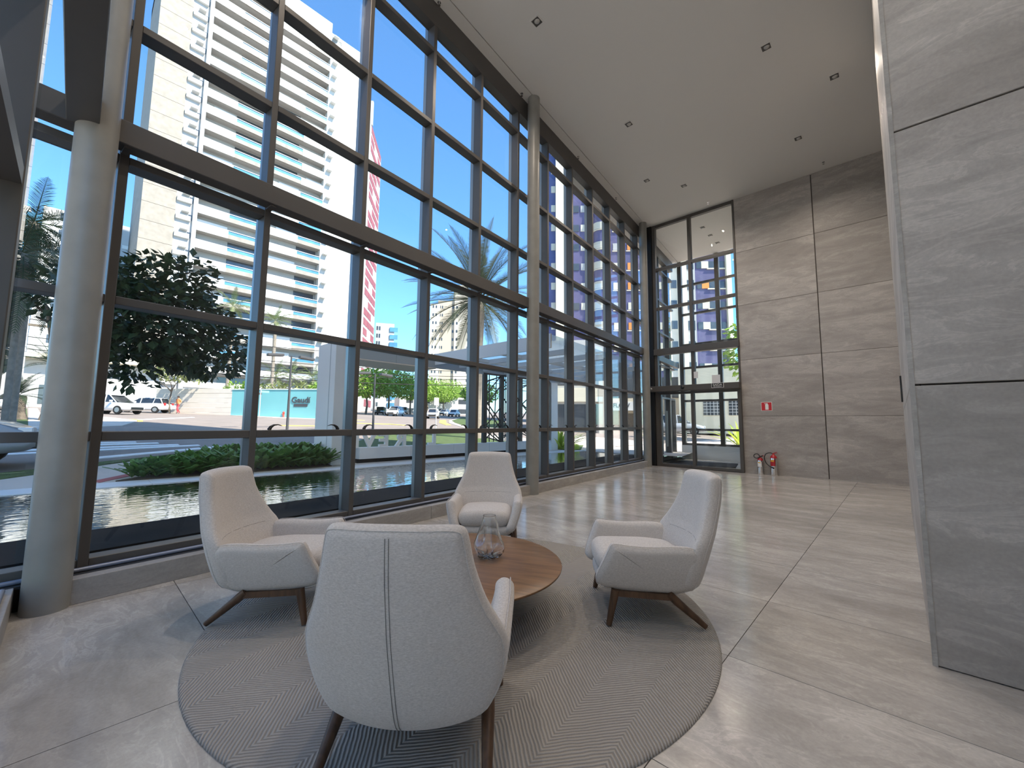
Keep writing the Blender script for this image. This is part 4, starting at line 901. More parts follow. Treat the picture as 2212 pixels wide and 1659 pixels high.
MB().cyl((0, -0.2, 0.42), (0, 0.2, 0.42), 0.07, n=10).build('outlet', 'hydrant_red', hy)
ss = empty('street_sign', (-46.3, 12.6, zg(-46.3)+0.01)); tag(ss, 'street name sign on a thin pole before the teal wall', 'sign')
MB().cyl((0, 0, 0), (0, 0, 2.7), 0.04, n=8).build('pole', 'pole_light', ss)
MB().box(-0.02, 0.02, -0.75, 0.1, 2.2, 2.4).build('plate', 'pole_grey', ss); MB().box(-0.02, 0.02, 0.0, 0.75, 2.42, 2.62).build('plate', 'teal_wall', ss)
s2 = empty('road_sign', (-22.3, 16.4, zg(-22.3)+0.01)); tag(s2, 'small white road sign on a slim grey pole', 'sign')
MB().cyl((0, 0, 0), (0, 0, 2.1), 0.03, n=8).build('pole', 'pole_light', s2); MB().bevbox(-0.02, 0.02, -0.19, 0.19, 1.65, 2.15, 0.008).build('plate', 'white_print', s2)
def wire(pts, r, label):
    P = []
    for a, b2 in zip(pts[:-1], pts[1:]):
        a, b2 = Vector(a), Vector(b2)
        for k in range(10): t_ = k/10; p = a.lerp(b2, t_); p.z -= 0.6*4*t_*(1-t_)*0.5; P.append(p)
    P.append(Vector(pts[-1])); q = MB(); q.tube(P, r, 5); return tag(q.build('overhead_cable', 'wire'), label, 'cable', 'overhead street cables')
for k, (z, lab) in enumerate(((6.2, 'lowest black overhead cable strung across the street'), (6.9, 'second lowest black overhead cable across the street'), (7.3, 'middle black overhead cable across the street'), (8.0, 'second highest black overhead cable across the street'), (9.6, 'highest thin black overhead cable across the street'))):
    wire([(-60, -14, z+1.6), (-52, 10, z), (-40, 34, z-0.2), (-36, 60, z)], 0.035 if k else 0.05, lab)
up_ = empty('utility_pole', (-44, -2.75, zg(-44))); tag(up_, 'grey utility pole carrying the overhead cables', 'pole'); MB().cyl((0, 0, 0), (0, 0, 8.6), 0.16, 0.11, 10).build('pole', 'pole_light', up_); MB().box(-0.08, 0.08, -1, 1, 6.2, 6.35).build('cross_arm', 'trunk', up_)

# ---- cars
def car(kind, paint, x, y, head, label, zoff=0.0):
    """body lofted along its length, dark glazed cabin, roof, wheels, lamps"""
    o = empty('car', (x, y, zg(x)+zoff)); o.rotation_euler = (0, 0.0, head); tag(o, label, 'car', 'cars on the street')
    Lc, W = (4.45, 0.92) if kind == 'suv' else (4.0, 0.86); hB, hR = (0.98, 1.66) if kind == 'suv' else (0.92, 1.48)
    st = [(-Lc/2, 0.42, hB-0.16, 0.80), (-Lc/2+0.10, 0.30, hB-0.03, 0.93), (-Lc/2+0.7, 0.27, hB+0.02, 0.99), (-0.3, 0.26, hB, 1.0), (0.75, 0.26, hB-0.01, 1.0), (1.25, 0.27, hB-0.04, 0.99), (Lc/2-0.45, 0.28, hB-0.14, 0.95), (Lc/2-0.12, 0.32, hB-0.27, 0.84), (Lc/2, 0.40, hB-0.36, 0.72)]
    vs_ = []; fs = []
    for (xs, zb, zt, wf) in st:
        hw = W*wf; zm = zb+(zt-zb)*0.55
        vs_ += [(xs, -hw*0.88, zb), (xs, -hw, zb+0.10), (xs, -hw, zm), (xs, -hw*0.95, zt-0.03), (xs, -hw*0.86, zt), (xs, hw*0.86, zt), (xs, hw*0.95, zt-0.03), (xs, hw, zm), (xs, hw, zb+0.10), (xs, hw*0.88, zb)]
    n = 10
    for i in range(len(st)-1):
        for k in range(n): fs.append((i*n+k, i*n+(k+1) % n, (i+1)*n+(k+1) % n, (i+1)*n+k))
    fs += [list(range(n)), list(range((len(st)-1)*n, len(st)*n))[::-1]]
    q = MB(); q.add(vs_, fs, 0, True); body = q.build('body', paint, o)
    rear = -Lc/2+0.12 if kind == 'suv' else -Lc/2+0.2
    cab = [(rear, 0.80, 0.62, hB, hB+0.02), (rear+0.28, 0.80, 0.66, hB, hR-0.05), (-0.2, 0.82, 0.69, hB, hR), (0.25, 0.82, 0.68, hB, hR-0.03), (1.15, 0.80, 0.60, hB-0.03, hB+0.02)]
    vs_ = []; fs = []
    for (xs, w0, w1, z0, z1) in cab: vs_ += [(xs, -W*w0*1.06, z0-0.02), (xs, -W*w1, z1-0.03), (xs, W*w1, z1-0.03), (xs, W*w0*1.06, z0-0.02)]
    for i in range(len(cab)-1):
        for k in range(3): fs.append((i*4+k, i*4+k+1, i*4+5+k, i*4+4+k))
    q = MB(); q.add(vs_, fs); q.build('windows', 'car_glass', o)
    q = MB(); vs_ = []; fs = []
    rf = [(rear+0.22, 0.655, hR-0.075), (rear+0.30, 0.67, hR-0.03), (-0.2, 0.70, hR+0.02), (0.25, 0.69, hR-0.01), (0.42, 0.66, hR-0.085)]
    for (xs, w1, z) in rf: vs_ += [(xs, -W*w1, z-0.05), (xs, -W*w1*0.9, z), (xs, W*w1*0.9, z), (xs, W*w1, z-0.05)]
    for i in range(len(rf)-1):
        for k in range(3): fs.append((i*4+k, i*4+k+1, i*4+5+k, i*4+4+k))
    q.add(vs_, fs, 0, True); q.build('roof', paint, o)
    q = MB()
    for s in (-1, 1):
        for (xa, za, xb_, zb) in ((1.13, hB, 0.30, hR-0.04), (0.12, hB, 0.08, hR-0.02), (-0.95, hB, -1.05, hR-0.03), (rear+0.02, hB, rear+0.30, hR-0.06)):
            q.bar((xa, s*W*0.865, za), (xb_, s*W*0.70, zb), 0.07, 0.03)
    q.build('pillars', paint, o)
    wr = 0.34 if kind == 'suv' else 0.31
    for xs in (Lc/2-0.85, -Lc/2+0.78):
        for s in (-1, 1):
            q = MB(); q.cyl((xs, s*(W-0.20), wr), (xs, s*(W+0.005), wr), wr, n=20); wh = q.build('wheel', 'tyre', o)
            q = MB(); q.cyl((xs, s*(W-0.02), wr), (xs, s*(W+0.012), wr), wr*0.62, n=14); q.build('rim', 'aluminium_light', wh)
    for s in (-1, 1):
        MB().bevbox(Lc/2-0.22, Lc/2-0.02, s*W*0.62-0.17, s*W*0.62+0.17, hB-0.36, hB-0.23, 0.02).build('headlight', 'head_lamp', o)
        MB().bevbox(-Lc/2-0.01, -Lc/2+0.14, s*W*0.74-0.12, s*W*0.74+0.12, hB-0.22, hB+0.05, 0.02).build('tail_light', 'tail_red', o)
        MB().bevbox(0.80, 0.98, s*(W+0.09)-0.08, s*(W+0.09)+0.08, hB+0.02, hB+0.16, 0.02).build('mirror', paint, o)
    MB().bevbox(Lc/2-0.10, Lc/2+0.03, -0.55, 0.55, 0.36, 0.58, 0.02).build('grille', 'black_plastic', o)
    MB().box(-Lc/2-0.015, -Lc/2+0.02, -0.26, 0.26, 0.62, 0.74).build('number_plate', 'white_print', o)
    return o
car('suv', 'car_white', -48.6, 2.2, R(40), 'white sport utility car turning at the left of the street')
car('hatch', 'car_white', -54.9, 4.9, R(-125), 'white hatchback seen from behind beside the beige wall')
car('suv', 'car_white', -62.4, 37.4, R(-52), 'white sport utility car coming out under the trees')
car('hatch', 'car_black', -70.8, 39.3, R(-40), 'black hatchback parked left of the white one under the trees')
car('suv', 'car_grey', -84, 52.5, R(-38), 'dark grey sport utility car parked behind the white one under the trees')
car('hatch', 'car_black', -92, 62.5, R(-38), 'black car farthest down the tree lined street')
car('hatch', 'car_silver', -78, 59.8, R(-60), 'silver hatchback parked right of the palm side street')
car('hatch', 'car_white', -66.5, 53.4, R(-55), 'white hatchback parked nearest the lawn on the right')
car('suv', 'car_black', -66, 57.5, R(-45), 'black sport utility car half hidden beside the white hatchback')
car('hatch', 'car_white', -50.5, 36.6, R(-40), 'white car half hidden behind a window mullion')
car('suv', 'car_silver', -12.55, -2.62, R(85), 'silver car at the left edge, close beyond the pool')
car('suv', 'car_silver', -13.6, 34.5, R(20), 'silver car seen through the entrance door')

# ---- pedestrian: one skinned body, clothes coloured on it, walking with a white bag
def person(x, y, head):
    o = empty('person', (x, y, zg(x)+0.02), head); tag(o, 'person in orange top and red trousers walking along the beige wall', 'person')
    J = dict(pel=(0, 0, 0.93), spine=(0.02, 0, 1.18), chest=(0.03, 0, 1.38), neck=(0.04, 0, 1.50), head=(0.06, 0, 1.62), crown=(0.06, 0, 1.70),
             lsh=(0.03, 0.19, 1.42), lel=(-0.08, 0.24, 1.15), lwr=(0.06, 0.24, 0.95), lhd=(0.09, 0.24, 0.87), rsh=(0.03, -0.19, 1.42), rel=(0.02, -0.25, 1.14), rwr=(0.16, -0.24, 0.98), rhd=(0.22, -0.23, 0.93),
             lhp=(0, 0.10, 0.88), lkn=(0.20, 0.10, 0.50), lan=(0.10, 0.10, 0.09), lto=(0.26, 0.11, 0.035), rhp=(0, -0.10, 0.88), rkn=(-0.02, -0.10, 0.48), ran=(-0.26, -0.10, 0.13), rto=(-0.14, -0.11, 0.035))
    E_ = [('pel','spine'),('spine','chest'),('chest','neck'),('neck','head'),('head','crown'),('chest','lsh'),('lsh','lel'),('lel','lwr'),('lwr','lhd'),('chest','rsh'),('rsh','rel'),('rel','rwr'),('rwr','rhd'),
          ('pel','lhp'),('lhp','lkn'),('lkn','lan'),('lan','lto'),('pel','rhp'),('rhp','rkn'),('rkn','ran'),('ran','rto')]
    rad = dict(pel=.15, spine=.125, chest=.14, neck=.055, head=.095, crown=.08, lsh=.065, rsh=.065, lel=.045, rel=.045, lwr=.032, rwr=.032, lhd=.035, rhd=.035, lhp=.09, rhp=.09, lkn=.06, rkn=.06, lan=.042, ran=.042, lto=.035, rto=.035)
    ks = list(J); me = bpy.data.meshes.new('body'); me.from_pydata([J[k] for k in ks], [(ks.index(a), ks.index(b2)) for a, b2 in E_], [])
    ob = bpy.data.objects.new('tmp', me); col.objects.link(ob)
    md = ob.modifiers.new('skin', 'SKIN')
    for i, k in enumerate(ks): me.skin_vertices[0].data[i].radius = (rad[k], rad[k]); me.skin_vertices[0].data[i].use_root = (k == 'pel')
    ob.modifiers.new('sub', 'SUBSURF').levels = 2
    bpy.context.view_layer.update(); m2 = bpy.data.meshes.new_from_object(ob.evaluated_get(bpy.context.evaluated_depsgraph_get())); bpy.data.objects.remove(ob)
    m2.materials.clear()
    for k in ('skin', 'cloth_orange', 'cloth_red', 'black_plastic'): m2.materials.append(MATS[k])
    for p in m2.polygons:
        z = p.center.z; arm = abs(p.center.y) > 0.2
        p.material_index = 0 if z > 1.47 or (arm and z < 1.12) else (3 if z < 0.10 else (2 if z < 0.96 and not arm else 1)); p.use_smooth = True
    link('body', m2, o)
    q = MB(); q.lathe([(0.10, 1.60), (0.108, 1.66), (0.09, 1.73), (0.05, 1.765), (0, 1.775)], 14, c=(0.05, 0, 0)); q.build('hair', 'hair_dark', o)
    for s in (-1, 1): MB().box(0.148, 0.156, s*0.035-0.012, s*0.035+0.012, 1.63, 1.645).build('eye', 'black_plastic', o)
    MB().prism([(0.145, 1.625), (0.175, 1.60), (0.145, 1.595)], -0.014, 0.014, 'y').build('nose', 'skin', o)
    bag = empty('shopping_bag', (x, y, zg(x)+0.02), head); tag(bag, 'white shopping bag carried by the pedestrian', 'bag')
    MB().bevbox(-0.10, 0.28, -0.36, -0.19, 0.42, 0.80, 0.02).build('bag_body', 'white_print', bag)
    q = MB(); q.tube([(0.05, -0.27, 0.78), (0.07, -0.265, 0.88), (0.16, -0.25, 0.94), (0.20, -0.265, 0.88), (0.20, -0.27, 0.78)], 0.008, 5); q.build('bag_handle', 'white_print', bag)
person(-52.6, 7.1, R(-60))

# ---- plants
def leaf_cloud(name, mat, parent, blobs, n, size, seed, flat=0.5):
    """thousands of folded leaves scattered in the given ellipsoids (centre, radii)"""
    rn2 = random.Random(seed); vs_ = []; fs = []
    wts = [b2[1][0]*b2[1][1]*b2[1][2] for b2 in blobs]
    for _ in range(n):
        (c, r) = rn2.choices(blobs, wts)[0]
        while True:
            p = Vector((rn2.uniform(-1, 1), rn2.uniform(-1, 1), rn2.uniform(-1, 1)))
            if p.length <= 1 and p.length > rn2.random()**0.5*0.9: break
        q = Vector((c[0]+p.x*r[0], c[1]+p.y*r[1], c[2]+p.z*r[2]))
        d = (Vector((p.x, p.y, p.z*0.5-0.25)) + Vector((rn2.uniform(-1, 1), rn2.uniform(-1, 1), rn2.uniform(-1, 1)))*0.7).normalized()
        s_ = d.cross(Vector((rn2.uniform(-.5, .5), rn2.uniform(-.5, .5), 1))).normalized()
        l = size*rn2.uniform(0.7, 1.3); w_ = l*rn2.uniform(0.28, 0.42); k = len(vs_); up2 = s_.cross(d)*w_*0.25
        vs_ += [q, q+d*l*0.5+s_*w_+up2, q+d*l, q+d*l*0.5-s_*w_+up2]; fs += [(k, k+1, k+2), (k, k+2, k+3)]
    b_ = MB(); b_.add(vs_, fs); me = bpy.data.meshes.new(name); me.from_pydata([tuple(v) for v in vs_], [], fs); me.materials.append(MATS[mat])
    o = link(name, me, parent); return stuff(o)
def branch(q, p0, p1, r0, r1, rn2, depth=2):
    p0, p1 = Vector(p0), Vector(p1); mid = p0.lerp(p1, 0.5)+Vector((rn2.uniform(-1, 1), rn2.uniform(-1, 1), rn2.uniform(-.3, .3)))*(p1-p0).length*0.08
    q.tube([p0, mid, p1], [r0, (r0+r1)/2, r1], 7)
    if depth:
        for _ in range(3):
            d = (p1-p0); e2 = p1+Vector((rn2.uniform(-1, 1), rn2.uniform(-1, 1), rn2.uniform(0.1, 0.9)))*d.length*0.55
            branch(q, p1, e2, r1, r1*0.5, rn2, depth-1)
def tree(x, y, h, blobs, n, leaf, size, label, seed, trunk_h=None, r=0.14, group=None, lean=(0, 0), cat='tree'):
    o = empty('tree', (x, y, zg(x) if x < -9 else 0.24)); tag(o, label, cat, group); rn2 = random.Random(seed)
    q = MB(); branch(q, (0, 0, 0), (lean[0], lean[1], trunk_h or h*0.45), r, r*0.7, rn2, 2); q.build('trunk', 'trunk', o)
    leaf_cloud('foliage', leaf, o, blobs, n, size, seed)
    return o
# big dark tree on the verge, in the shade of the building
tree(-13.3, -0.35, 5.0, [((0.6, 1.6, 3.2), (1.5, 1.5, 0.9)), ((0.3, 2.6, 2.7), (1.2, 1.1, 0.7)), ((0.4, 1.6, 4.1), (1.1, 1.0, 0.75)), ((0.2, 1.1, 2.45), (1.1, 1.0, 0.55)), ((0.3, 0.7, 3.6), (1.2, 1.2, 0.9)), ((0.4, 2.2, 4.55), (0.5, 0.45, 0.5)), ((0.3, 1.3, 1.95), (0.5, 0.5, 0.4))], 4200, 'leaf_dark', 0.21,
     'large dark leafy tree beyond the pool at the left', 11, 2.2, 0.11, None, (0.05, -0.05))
# row of trees along the side street
rows_t = [(-71, 36.5, 8.6, 5.2), (-76, 44, 9.5, 5.5), (-82, 53, 9.5, 5.5), (-90, 63, 9.0, 6.0), (-100, 76, 10, 6.5), (-112, 92, 10, 7)]
for k, (x, y, h, r_) in enumerate(rows_t):
    tree(x, y, h, [((0, 0, h*0.66), (r_*0.8, r_*0.8, h*0.28)), ((r_*0.3, -r_*0.45, h*0.58), (r_*0.6, r_*0.6, h*0.22)), ((-r_*0.2, r_*0.5, h*0.72), (r_*0.6, r_*0.6, h*0.25)), ((0.2*r_, 0.3*r_, h*0.85), (r_*0.5, r_*0.5, h*0.2))], 2600, 'leaf_green', 0.55,
         ['first sunlit street tree left of the parked cars', 'second sunlit street tree above the parked cars', 'third sunlit street tree behind the grey parked car', 'fourth sunlit street tree down the side street', 'fifth sunlit street tree far down the side street', 'farthest sunlit street tree at the end of the side street'][k], 20+k, h*0.4, 0.22, 'street trees along the side street')
tree(-66, 60, 8, [((0, 0, 5.2), (4.2, 4.2, 2.2)), ((1.5, -2, 4.4), (2.8, 2.8, 1.6))], 2200, 'leaf_green', 0.5, 'dense green tree over the right hand parked cars', 31, 3.2, 0.2)
tree(-53.7, 6.6, 5.4, [((0, 0.0, 4.2), (1.9, 1.9, 0.9)), ((-0.6, 1.3, 4.5), (1.3, 1.3, 0.8)), ((0.3, -1.3, 4.6), (1.3, 1.3, 0.8)), ((0, 1.9, 3.9), (1.0, 1.0, 0.6))], 900, 'leaf_pale', 0.34, 'small pale flowering tree before the beige wall', 41, 2.2, 0.09)
for k, (x, y) in enumerate(((-53.4, 12.6), (-51.5, 15.0), (-49.2, 17.0), (-47, 18.9))):
    o = empty('shrub', (x, y, 3.6)); tag(o, ['leafy green shrub above the join of the two street walls', 'yellow green shrub above the teal wall, left of the lamp', 'yellow green shrub above the teal wall, behind the lamp', 'leafy green shrub at the right end of the teal wall'][k], 'shrub', 'shrubs above the teal wall')
    leaf_cloud('foliage', 'leaf_green' if k in (0, 3) else 'leaf_pale', o, [((0, 0, 1.0), (1.6, 1.6, 0.9)), ((0.5, 0.9, 1.2), (1.2, 1.2, 0.8))], 500, 0.4, 50+k)
    MB().cyl((0, 0, -0.3), (0, 0, 0.8), 0.06, n=6).build('stem', 'trunk', o)

def frond_mesh(length, droop, nl, lw, ll, mat, seed, curl=0.0):
    rn2 = random.Random(seed); b_ = MB(); pts = []; 
    for k in range(13):
        t_ = k/12; pts.append(Vector((length*t_*(1-0.12*droop*t_), 0.03*math.sin(3*t_+seed), length*(0.10*t_-droop*0.52*t_**2.2))))
    b_.tube(pts, [0.022*(1-0.85*k/12)*max(0.5, length/3) for k in range(13)], 5)
    vs_ = []; fs = []
    for i in range(nl):
        t_ = 0.14+0.86*i/(nl-1); f = t_*12; k = min(11, int(f)); p = pts[k].lerp(pts[k+1], f-k); d = (pts[min(12, k+1)]-pts[k]).normalized()
        up2 = Vector((0, 1, 0)).cross(d)*-1
        L_ = ll*math.sin(math.pi*min(1, 0.22+0.8*t_))**0.7*rn2.uniform(0.85, 1.1)
        for s in (-1, 1):
            v = (d*(0.75+0.5*t_)+Vector((0, s*1.0, 0))+Vector((0, 0, 0.35-0.75*curl*rn2.random()))).normalized()
            w2 = d*lw; m_ = len(vs_); tip = p+v*L_+Vector((0, 0, -0.22*L_*curl))
            vs_ += [p-w2*0.5, p+w2*0.5, p+v*L_*0.55+w2*0.55, tip, p+v*L_*0.55-w2*0.35]; fs += [(m_, m_+1, m_+2, m_+4), (m_+4, m_+2, m_+3)]
    b_.add(vs_, fs); return b_.mesh('frond', mat)
def palm(name, x, y, z, trunk_h, r, nf, meshes, label, seed, group=None, lo=-45, hi=80, tm='palm_trunk', swell=1.25):
    o = empty(name, (x, y, z)); tag(o, label, 'palm', group); rn2 = random.Random(seed)
    q = MB(); q.lathe([(r*1.3, 0), (r, 0.4), (r*0.95, trunk_h*0.6), (r*swell, trunk_h*0.93), (r*0.9, trunk_h), (0, trunk_h+0.05)], 12); q.build('trunk', tm, o)
    for k in range(nf):
        u = (k+0.5)/nf; el = hi-(hi-lo)*u**0.85+rn2.uniform(-6, 6); az = k*137.5+rn2.uniform(-12, 12)
        f = link('frond', meshes[k % len(meshes)], o, loc=(0, 0, trunk_h)); f.rotation_euler = Matrix.Rotation(R(az), 3, 'Z').to_4x4().to_3x3().__matmul__(Matrix.Rotation(R(-el), 3, 'Y')).to_euler()
        s_ = rn2.uniform(0.88, 1.08); f.scale = (s_, s_, s_)
    return o
dp = [frond_mesh(4.3, d, 70, 0.030, 0.62, 'leaf_palm', k, c) for k, (d, c) in enumerate(((0.30, 0.1), (0.48, 0.2), (0.66, 0.3)))]
palm('date_palm', -15.6, 14.0, 0.46, 7.25, 0.26, 52, dp, 'big date palm with grey green fronds behind the canopy', 61, None, -48, 82)
rp = [frond_mesh(3.0, d, 30, 0.06, 0.62, 'leaf_royal', 5+k, 1.0) for k, d in enumerate((0.7, 1.0))]
for k, (x, y, h, sc_) in enumerate(((-60.7, 12.8, 13.2, 1), (-59.5, 17.4, 12.0, 1), (-63, 18.9, 5.0, 1), (-62, 20.5, 5.3, 1), (-58.0, 22.0, 4.6, 1))):
    palm('royal_palm', x, y, 2.4, h, 0.22 if h > 8 else 0.1, 15, rp, ['tall royal palm before the white tower, left of a mullion', 'tall royal palm before the white tower, behind the street lamp', 'low palm above the teal wall, left of the lamp', 'low palm above the teal wall, right of the lamp', 'low palm above the teal wall, beside the canopy post'][k], 70+k, 'palms in front of the white tower', -25, 75, 'palm_trunk', 1.0)
cy_ = [frond_mesh(1.9, d, 30, 0.03, 0.32, 'leaf_dark', 15+k, 0.4) for k, d in enumerate((0.5, 0.8))]
palm('cycad', -34.9, -2.2, 1.22, 1.3, 0.38, 26, cy_, 'stout dark cycad on the lawn at the left edge', 81, None, -10, 80, 'trunk', 1.0)
palm('cycad', -34.0, -1.0, 1.2, 3.1, 0.25, 24, cy_, 'taller dark cycad behind the stout one at the left edge', 82, None, -10, 80, 'trunk', 1.0)
fp = [frond_mesh(3.2, d, 40, 0.04, 0.6, 'leaf_dark', 25+k, 0.7) for k, d in enumerate((0.7, 0.95))]
palm('feather_palm', -26.0, -1.75, 0.88, 8.6, 0.17, 30, fp, 'dark feathery palm crown high at the left edge', 83, None, -60, 45)
palm('feather_palm', -22.5, -1.7, 0.75, 6.4, 0.17, 26, fp, 'dark feathery palm crown behind the left column', 84, None, -60, 40)
# ferns in the bed behind the pool
def fern_mesh(seed):
    rn2 = random.Random(seed); vs_ = []; fs = []
    for k in range(16):
        az = k*137.5; el = rn2.uniform(30, 80); Lf = rn2.uniform(0.32, 0.52); d0 = Vector((math.cos(R(az)), math.sin(R(az)), 0)); prev = None; sd_ = Vector((-d0.y, d0.x, 0))
        for j in range(7):
            t_ = j/6; p = d0*Lf*t_*math.cos(R(el))*(1+0.4*t_)+Vector((0, 0, Lf*math.sin(R(el))*t_*(1-0.28*t_))); w_ = 0.055*math.sin(math.pi*min(1, 0.15+0.85*(1-t_)))+0.006
            jag = 1.0 if j % 2 else 0.62
            m_ = len(vs_); vs_ += [p-sd_*w_*jag, p+Vector((0, 0, 0.012)), p+sd_*w_*jag]
            if prev is not None: fs += [(prev, prev+1, m_+1, m_), (prev+1, prev+2, m_+2, m_+1)]
            prev = m_
    b_ = MB(); b_.add(vs_, fs); return b_.mesh('fronds', 'leaf_fern')
fm = [fern_mesh(k) for k in range(4)]
rn_ = random.Random(5); fpos = []
for i in range(34):
    for j in range(4):
        y = 0.75+i*0.105+rn_.uniform(-.05, .05); t_ = min(1.0, (y-0.6)/1.6); x = -9.62-0.34*j*t_-rn_.uniform(0, .1)
        if x < -9.55-1.25*(y-0.6) : continue
        if y > 4.12 and x > -10.9: continue
        if j < 4 and (i*4+j) % 2: continue
        fpos.append((x, y, 0.75+0.5*t_))
struct(drape('planting_bed', 'soil', [(-9.46, 0.55), (-9.46, 4.1), (-10.75, 4.3), (-11.2, 2.8), (-10.3, 1.5)], 0.03))
front = sorted(fpos, key=lambda p: -p[0])
for k, (x, y, s_) in enumerate(fpos):
    o = empty('fern', (x, y, zg(x)+0.03)); o.rotation_euler = (0, 0, rn_.uniform(0, 6.28)); o.scale = (s_, s_, s_*1.05)
    tag(o, ('bushy green fern at the pointed left end of the bed behind the pool' if y < 1.7 else 'bushy green fern in the middle of the bed behind the pool, along the coping' if y < 3.0 and x > -10.0 else 'bushy green fern in the middle of the bed behind the pool, in the rear rows' if y < 3.0 else 'bushy green fern beside the canopy post, along the pool coping' if x > -10.0 else 'bushy green fern beside the canopy post, in the rear rows'), 'fern', 'ferns in the bed behind the pool'); link('fronds', fm[k % 4], o)
# yellow-green bromeliad and grass at the canopy's far post
def strap_mesh(n, Ls, w_, seed, mat):
    rn2 = random.Random(seed); vs_ = []; fs = []
    for k in range(n):
        az = R(k*137.5); el = rn2.uniform(35, 85); Lf = Ls*rn2.uniform(0.7, 1.1); d0 = Vector((math.cos(az), math.sin(az), 0)); sd_ = Vector((-d0.y, d0.x, 0)); prev = None
        for j in range(6):
            t_ = j/5; p = d0*Lf*t_*math.cos(R(el))*(1+0.5*t_)+Vector((0, 0, Lf*math.sin(R(el))*t_*(1-0.35*t_))); ww = w_*(1-t_**2*0.95); m_ = len(vs_)
            vs_ += [p-sd_*ww, p+Vector((0, 0, -0.01)), p+sd_*ww]
            if prev is not None: fs += [(prev, prev+1, m_+1, m_), (prev+1, prev+2, m_+2, m_+1)]
            prev = m_
    b_ = MB(); b_.add(vs_, fs); return b_.mesh('leaves', mat)
sm1 = strap_mesh(26, 0.95, 0.055, 1, 'leaf_lime')
for k, (x, y, s_, lab) in enumerate(((-9.75, 13.15, 1.1, 'bright yellow green bromeliad beside the far canopy post'), (-9.9, 13.9, 0.9, 'yellow green bromeliad right of the far canopy post'), (-10.8, 14.6, 1.0, 'yellow green bromeliad on the small corner lawn'), (-5.0, 19.6, 1.5, 'bright yellow green plant seen through the entrance door'))):
    o = empty('bromeliad', (x, y, 0.27)); o.scale = (s_, s_, s_*1.25); tag(o, lab, 'plant', 'bromeliads by the entrance'); link('leaves', sm1, o)
gr_ = MB(); rn_ = random.Random(9); vs_ = []; fs = []
for _ in range(2600):
    t_ = rn_.random(); x = -9.1-1.7*rn_.random(); y = 12.95+2.6*rn_.random()
    if y > 13.5+(-9.1-x)*1.4 or y < 12.95+max(0, (-9.9-x))*1.0: continue
    a = rn_.uniform(0, 6.28); h = rn_.uniform(0.08, 0.2); m_ = len(vs_); vs_ += [(x-0.008, y, 0.26), (x+0.008, y, 0.26), (x+math.cos(a)*0.06, y+math.sin(a)*0.06, 0.26+h)]; fs.append((m_, m_+1, m_+2))
b_ = MB(); b_.add(vs_, fs); o = b_.build('lawn_grass', 'leaf_lime'); o['label'] = 'long sunlit grass on the small corner lawn'; o['category'] = 'grass'; stuff(o)

# ---- buildings
# white tower across the street: plane x = -87, bands of parapets, recessed loggias, service column
wt = empty('apartment_tower', (-87, 0, zg(-87))); tag(wt, 'tall white apartment tower with blue glass balconies and beige flank', 'building')
z00 = zg(-87); FH = 3.13
def wz(z): return z-z00
MB().box(-22, -1.6, 4.9, 39.6, 0, wz(86.0)).build('core', 'recess_wall', wt)
MB().box(-22, 0.0, 35.2, 39.7, 0, wz(86.0)).build('end_wall', 'white_render', wt)
MB().box(-20, 0.05, 22.0, 33.0, wz(84.6), wz(89.6)).build('roof_house', 'white_render', wt)
MB().box(-22, 0.0, 4.85, 39.7, wz(84.4), wz(86.6)).build('roof_parapet', 'white_render', wt)
for k in range(27): MB().box(-22, 0.0, 4.85, 9.15, wz(2.2+FH*k), wz(2.2+FH*k+FH-0.05)).build('stone_course', 'beige_stone', wt)
MB().box(-1.2, -0.1, 9.15, 11.45, 0, wz(85)).build('service_wall', 'grey_render', wt)
MB().box(-1.0, 0.45, 11.45, 12.05, 0, wz(85)).build('riser', 'grey_render', wt)
zb_ = [38.74-FH*k for k in range(12, -16, -1)]
zb_ = [z for z in zb_ if 4 < z < 86]
m_white = {}; 
def part(name, mat, x0, x1, y0, y1, z0, z1, par=wt):
    key = (name, mat, round(x1-x0, 3), round(y1-y0, 3), round(z1-z0, 3))
    if key not in m_white: m_white[key] = MB().box(0, x1-x0, 0, y1-y0, 0, z1-z0).mesh(name, mat)
    return link(name, m_white[key], par, loc=(x0, y0, z0))
rn_ = random.Random(21)
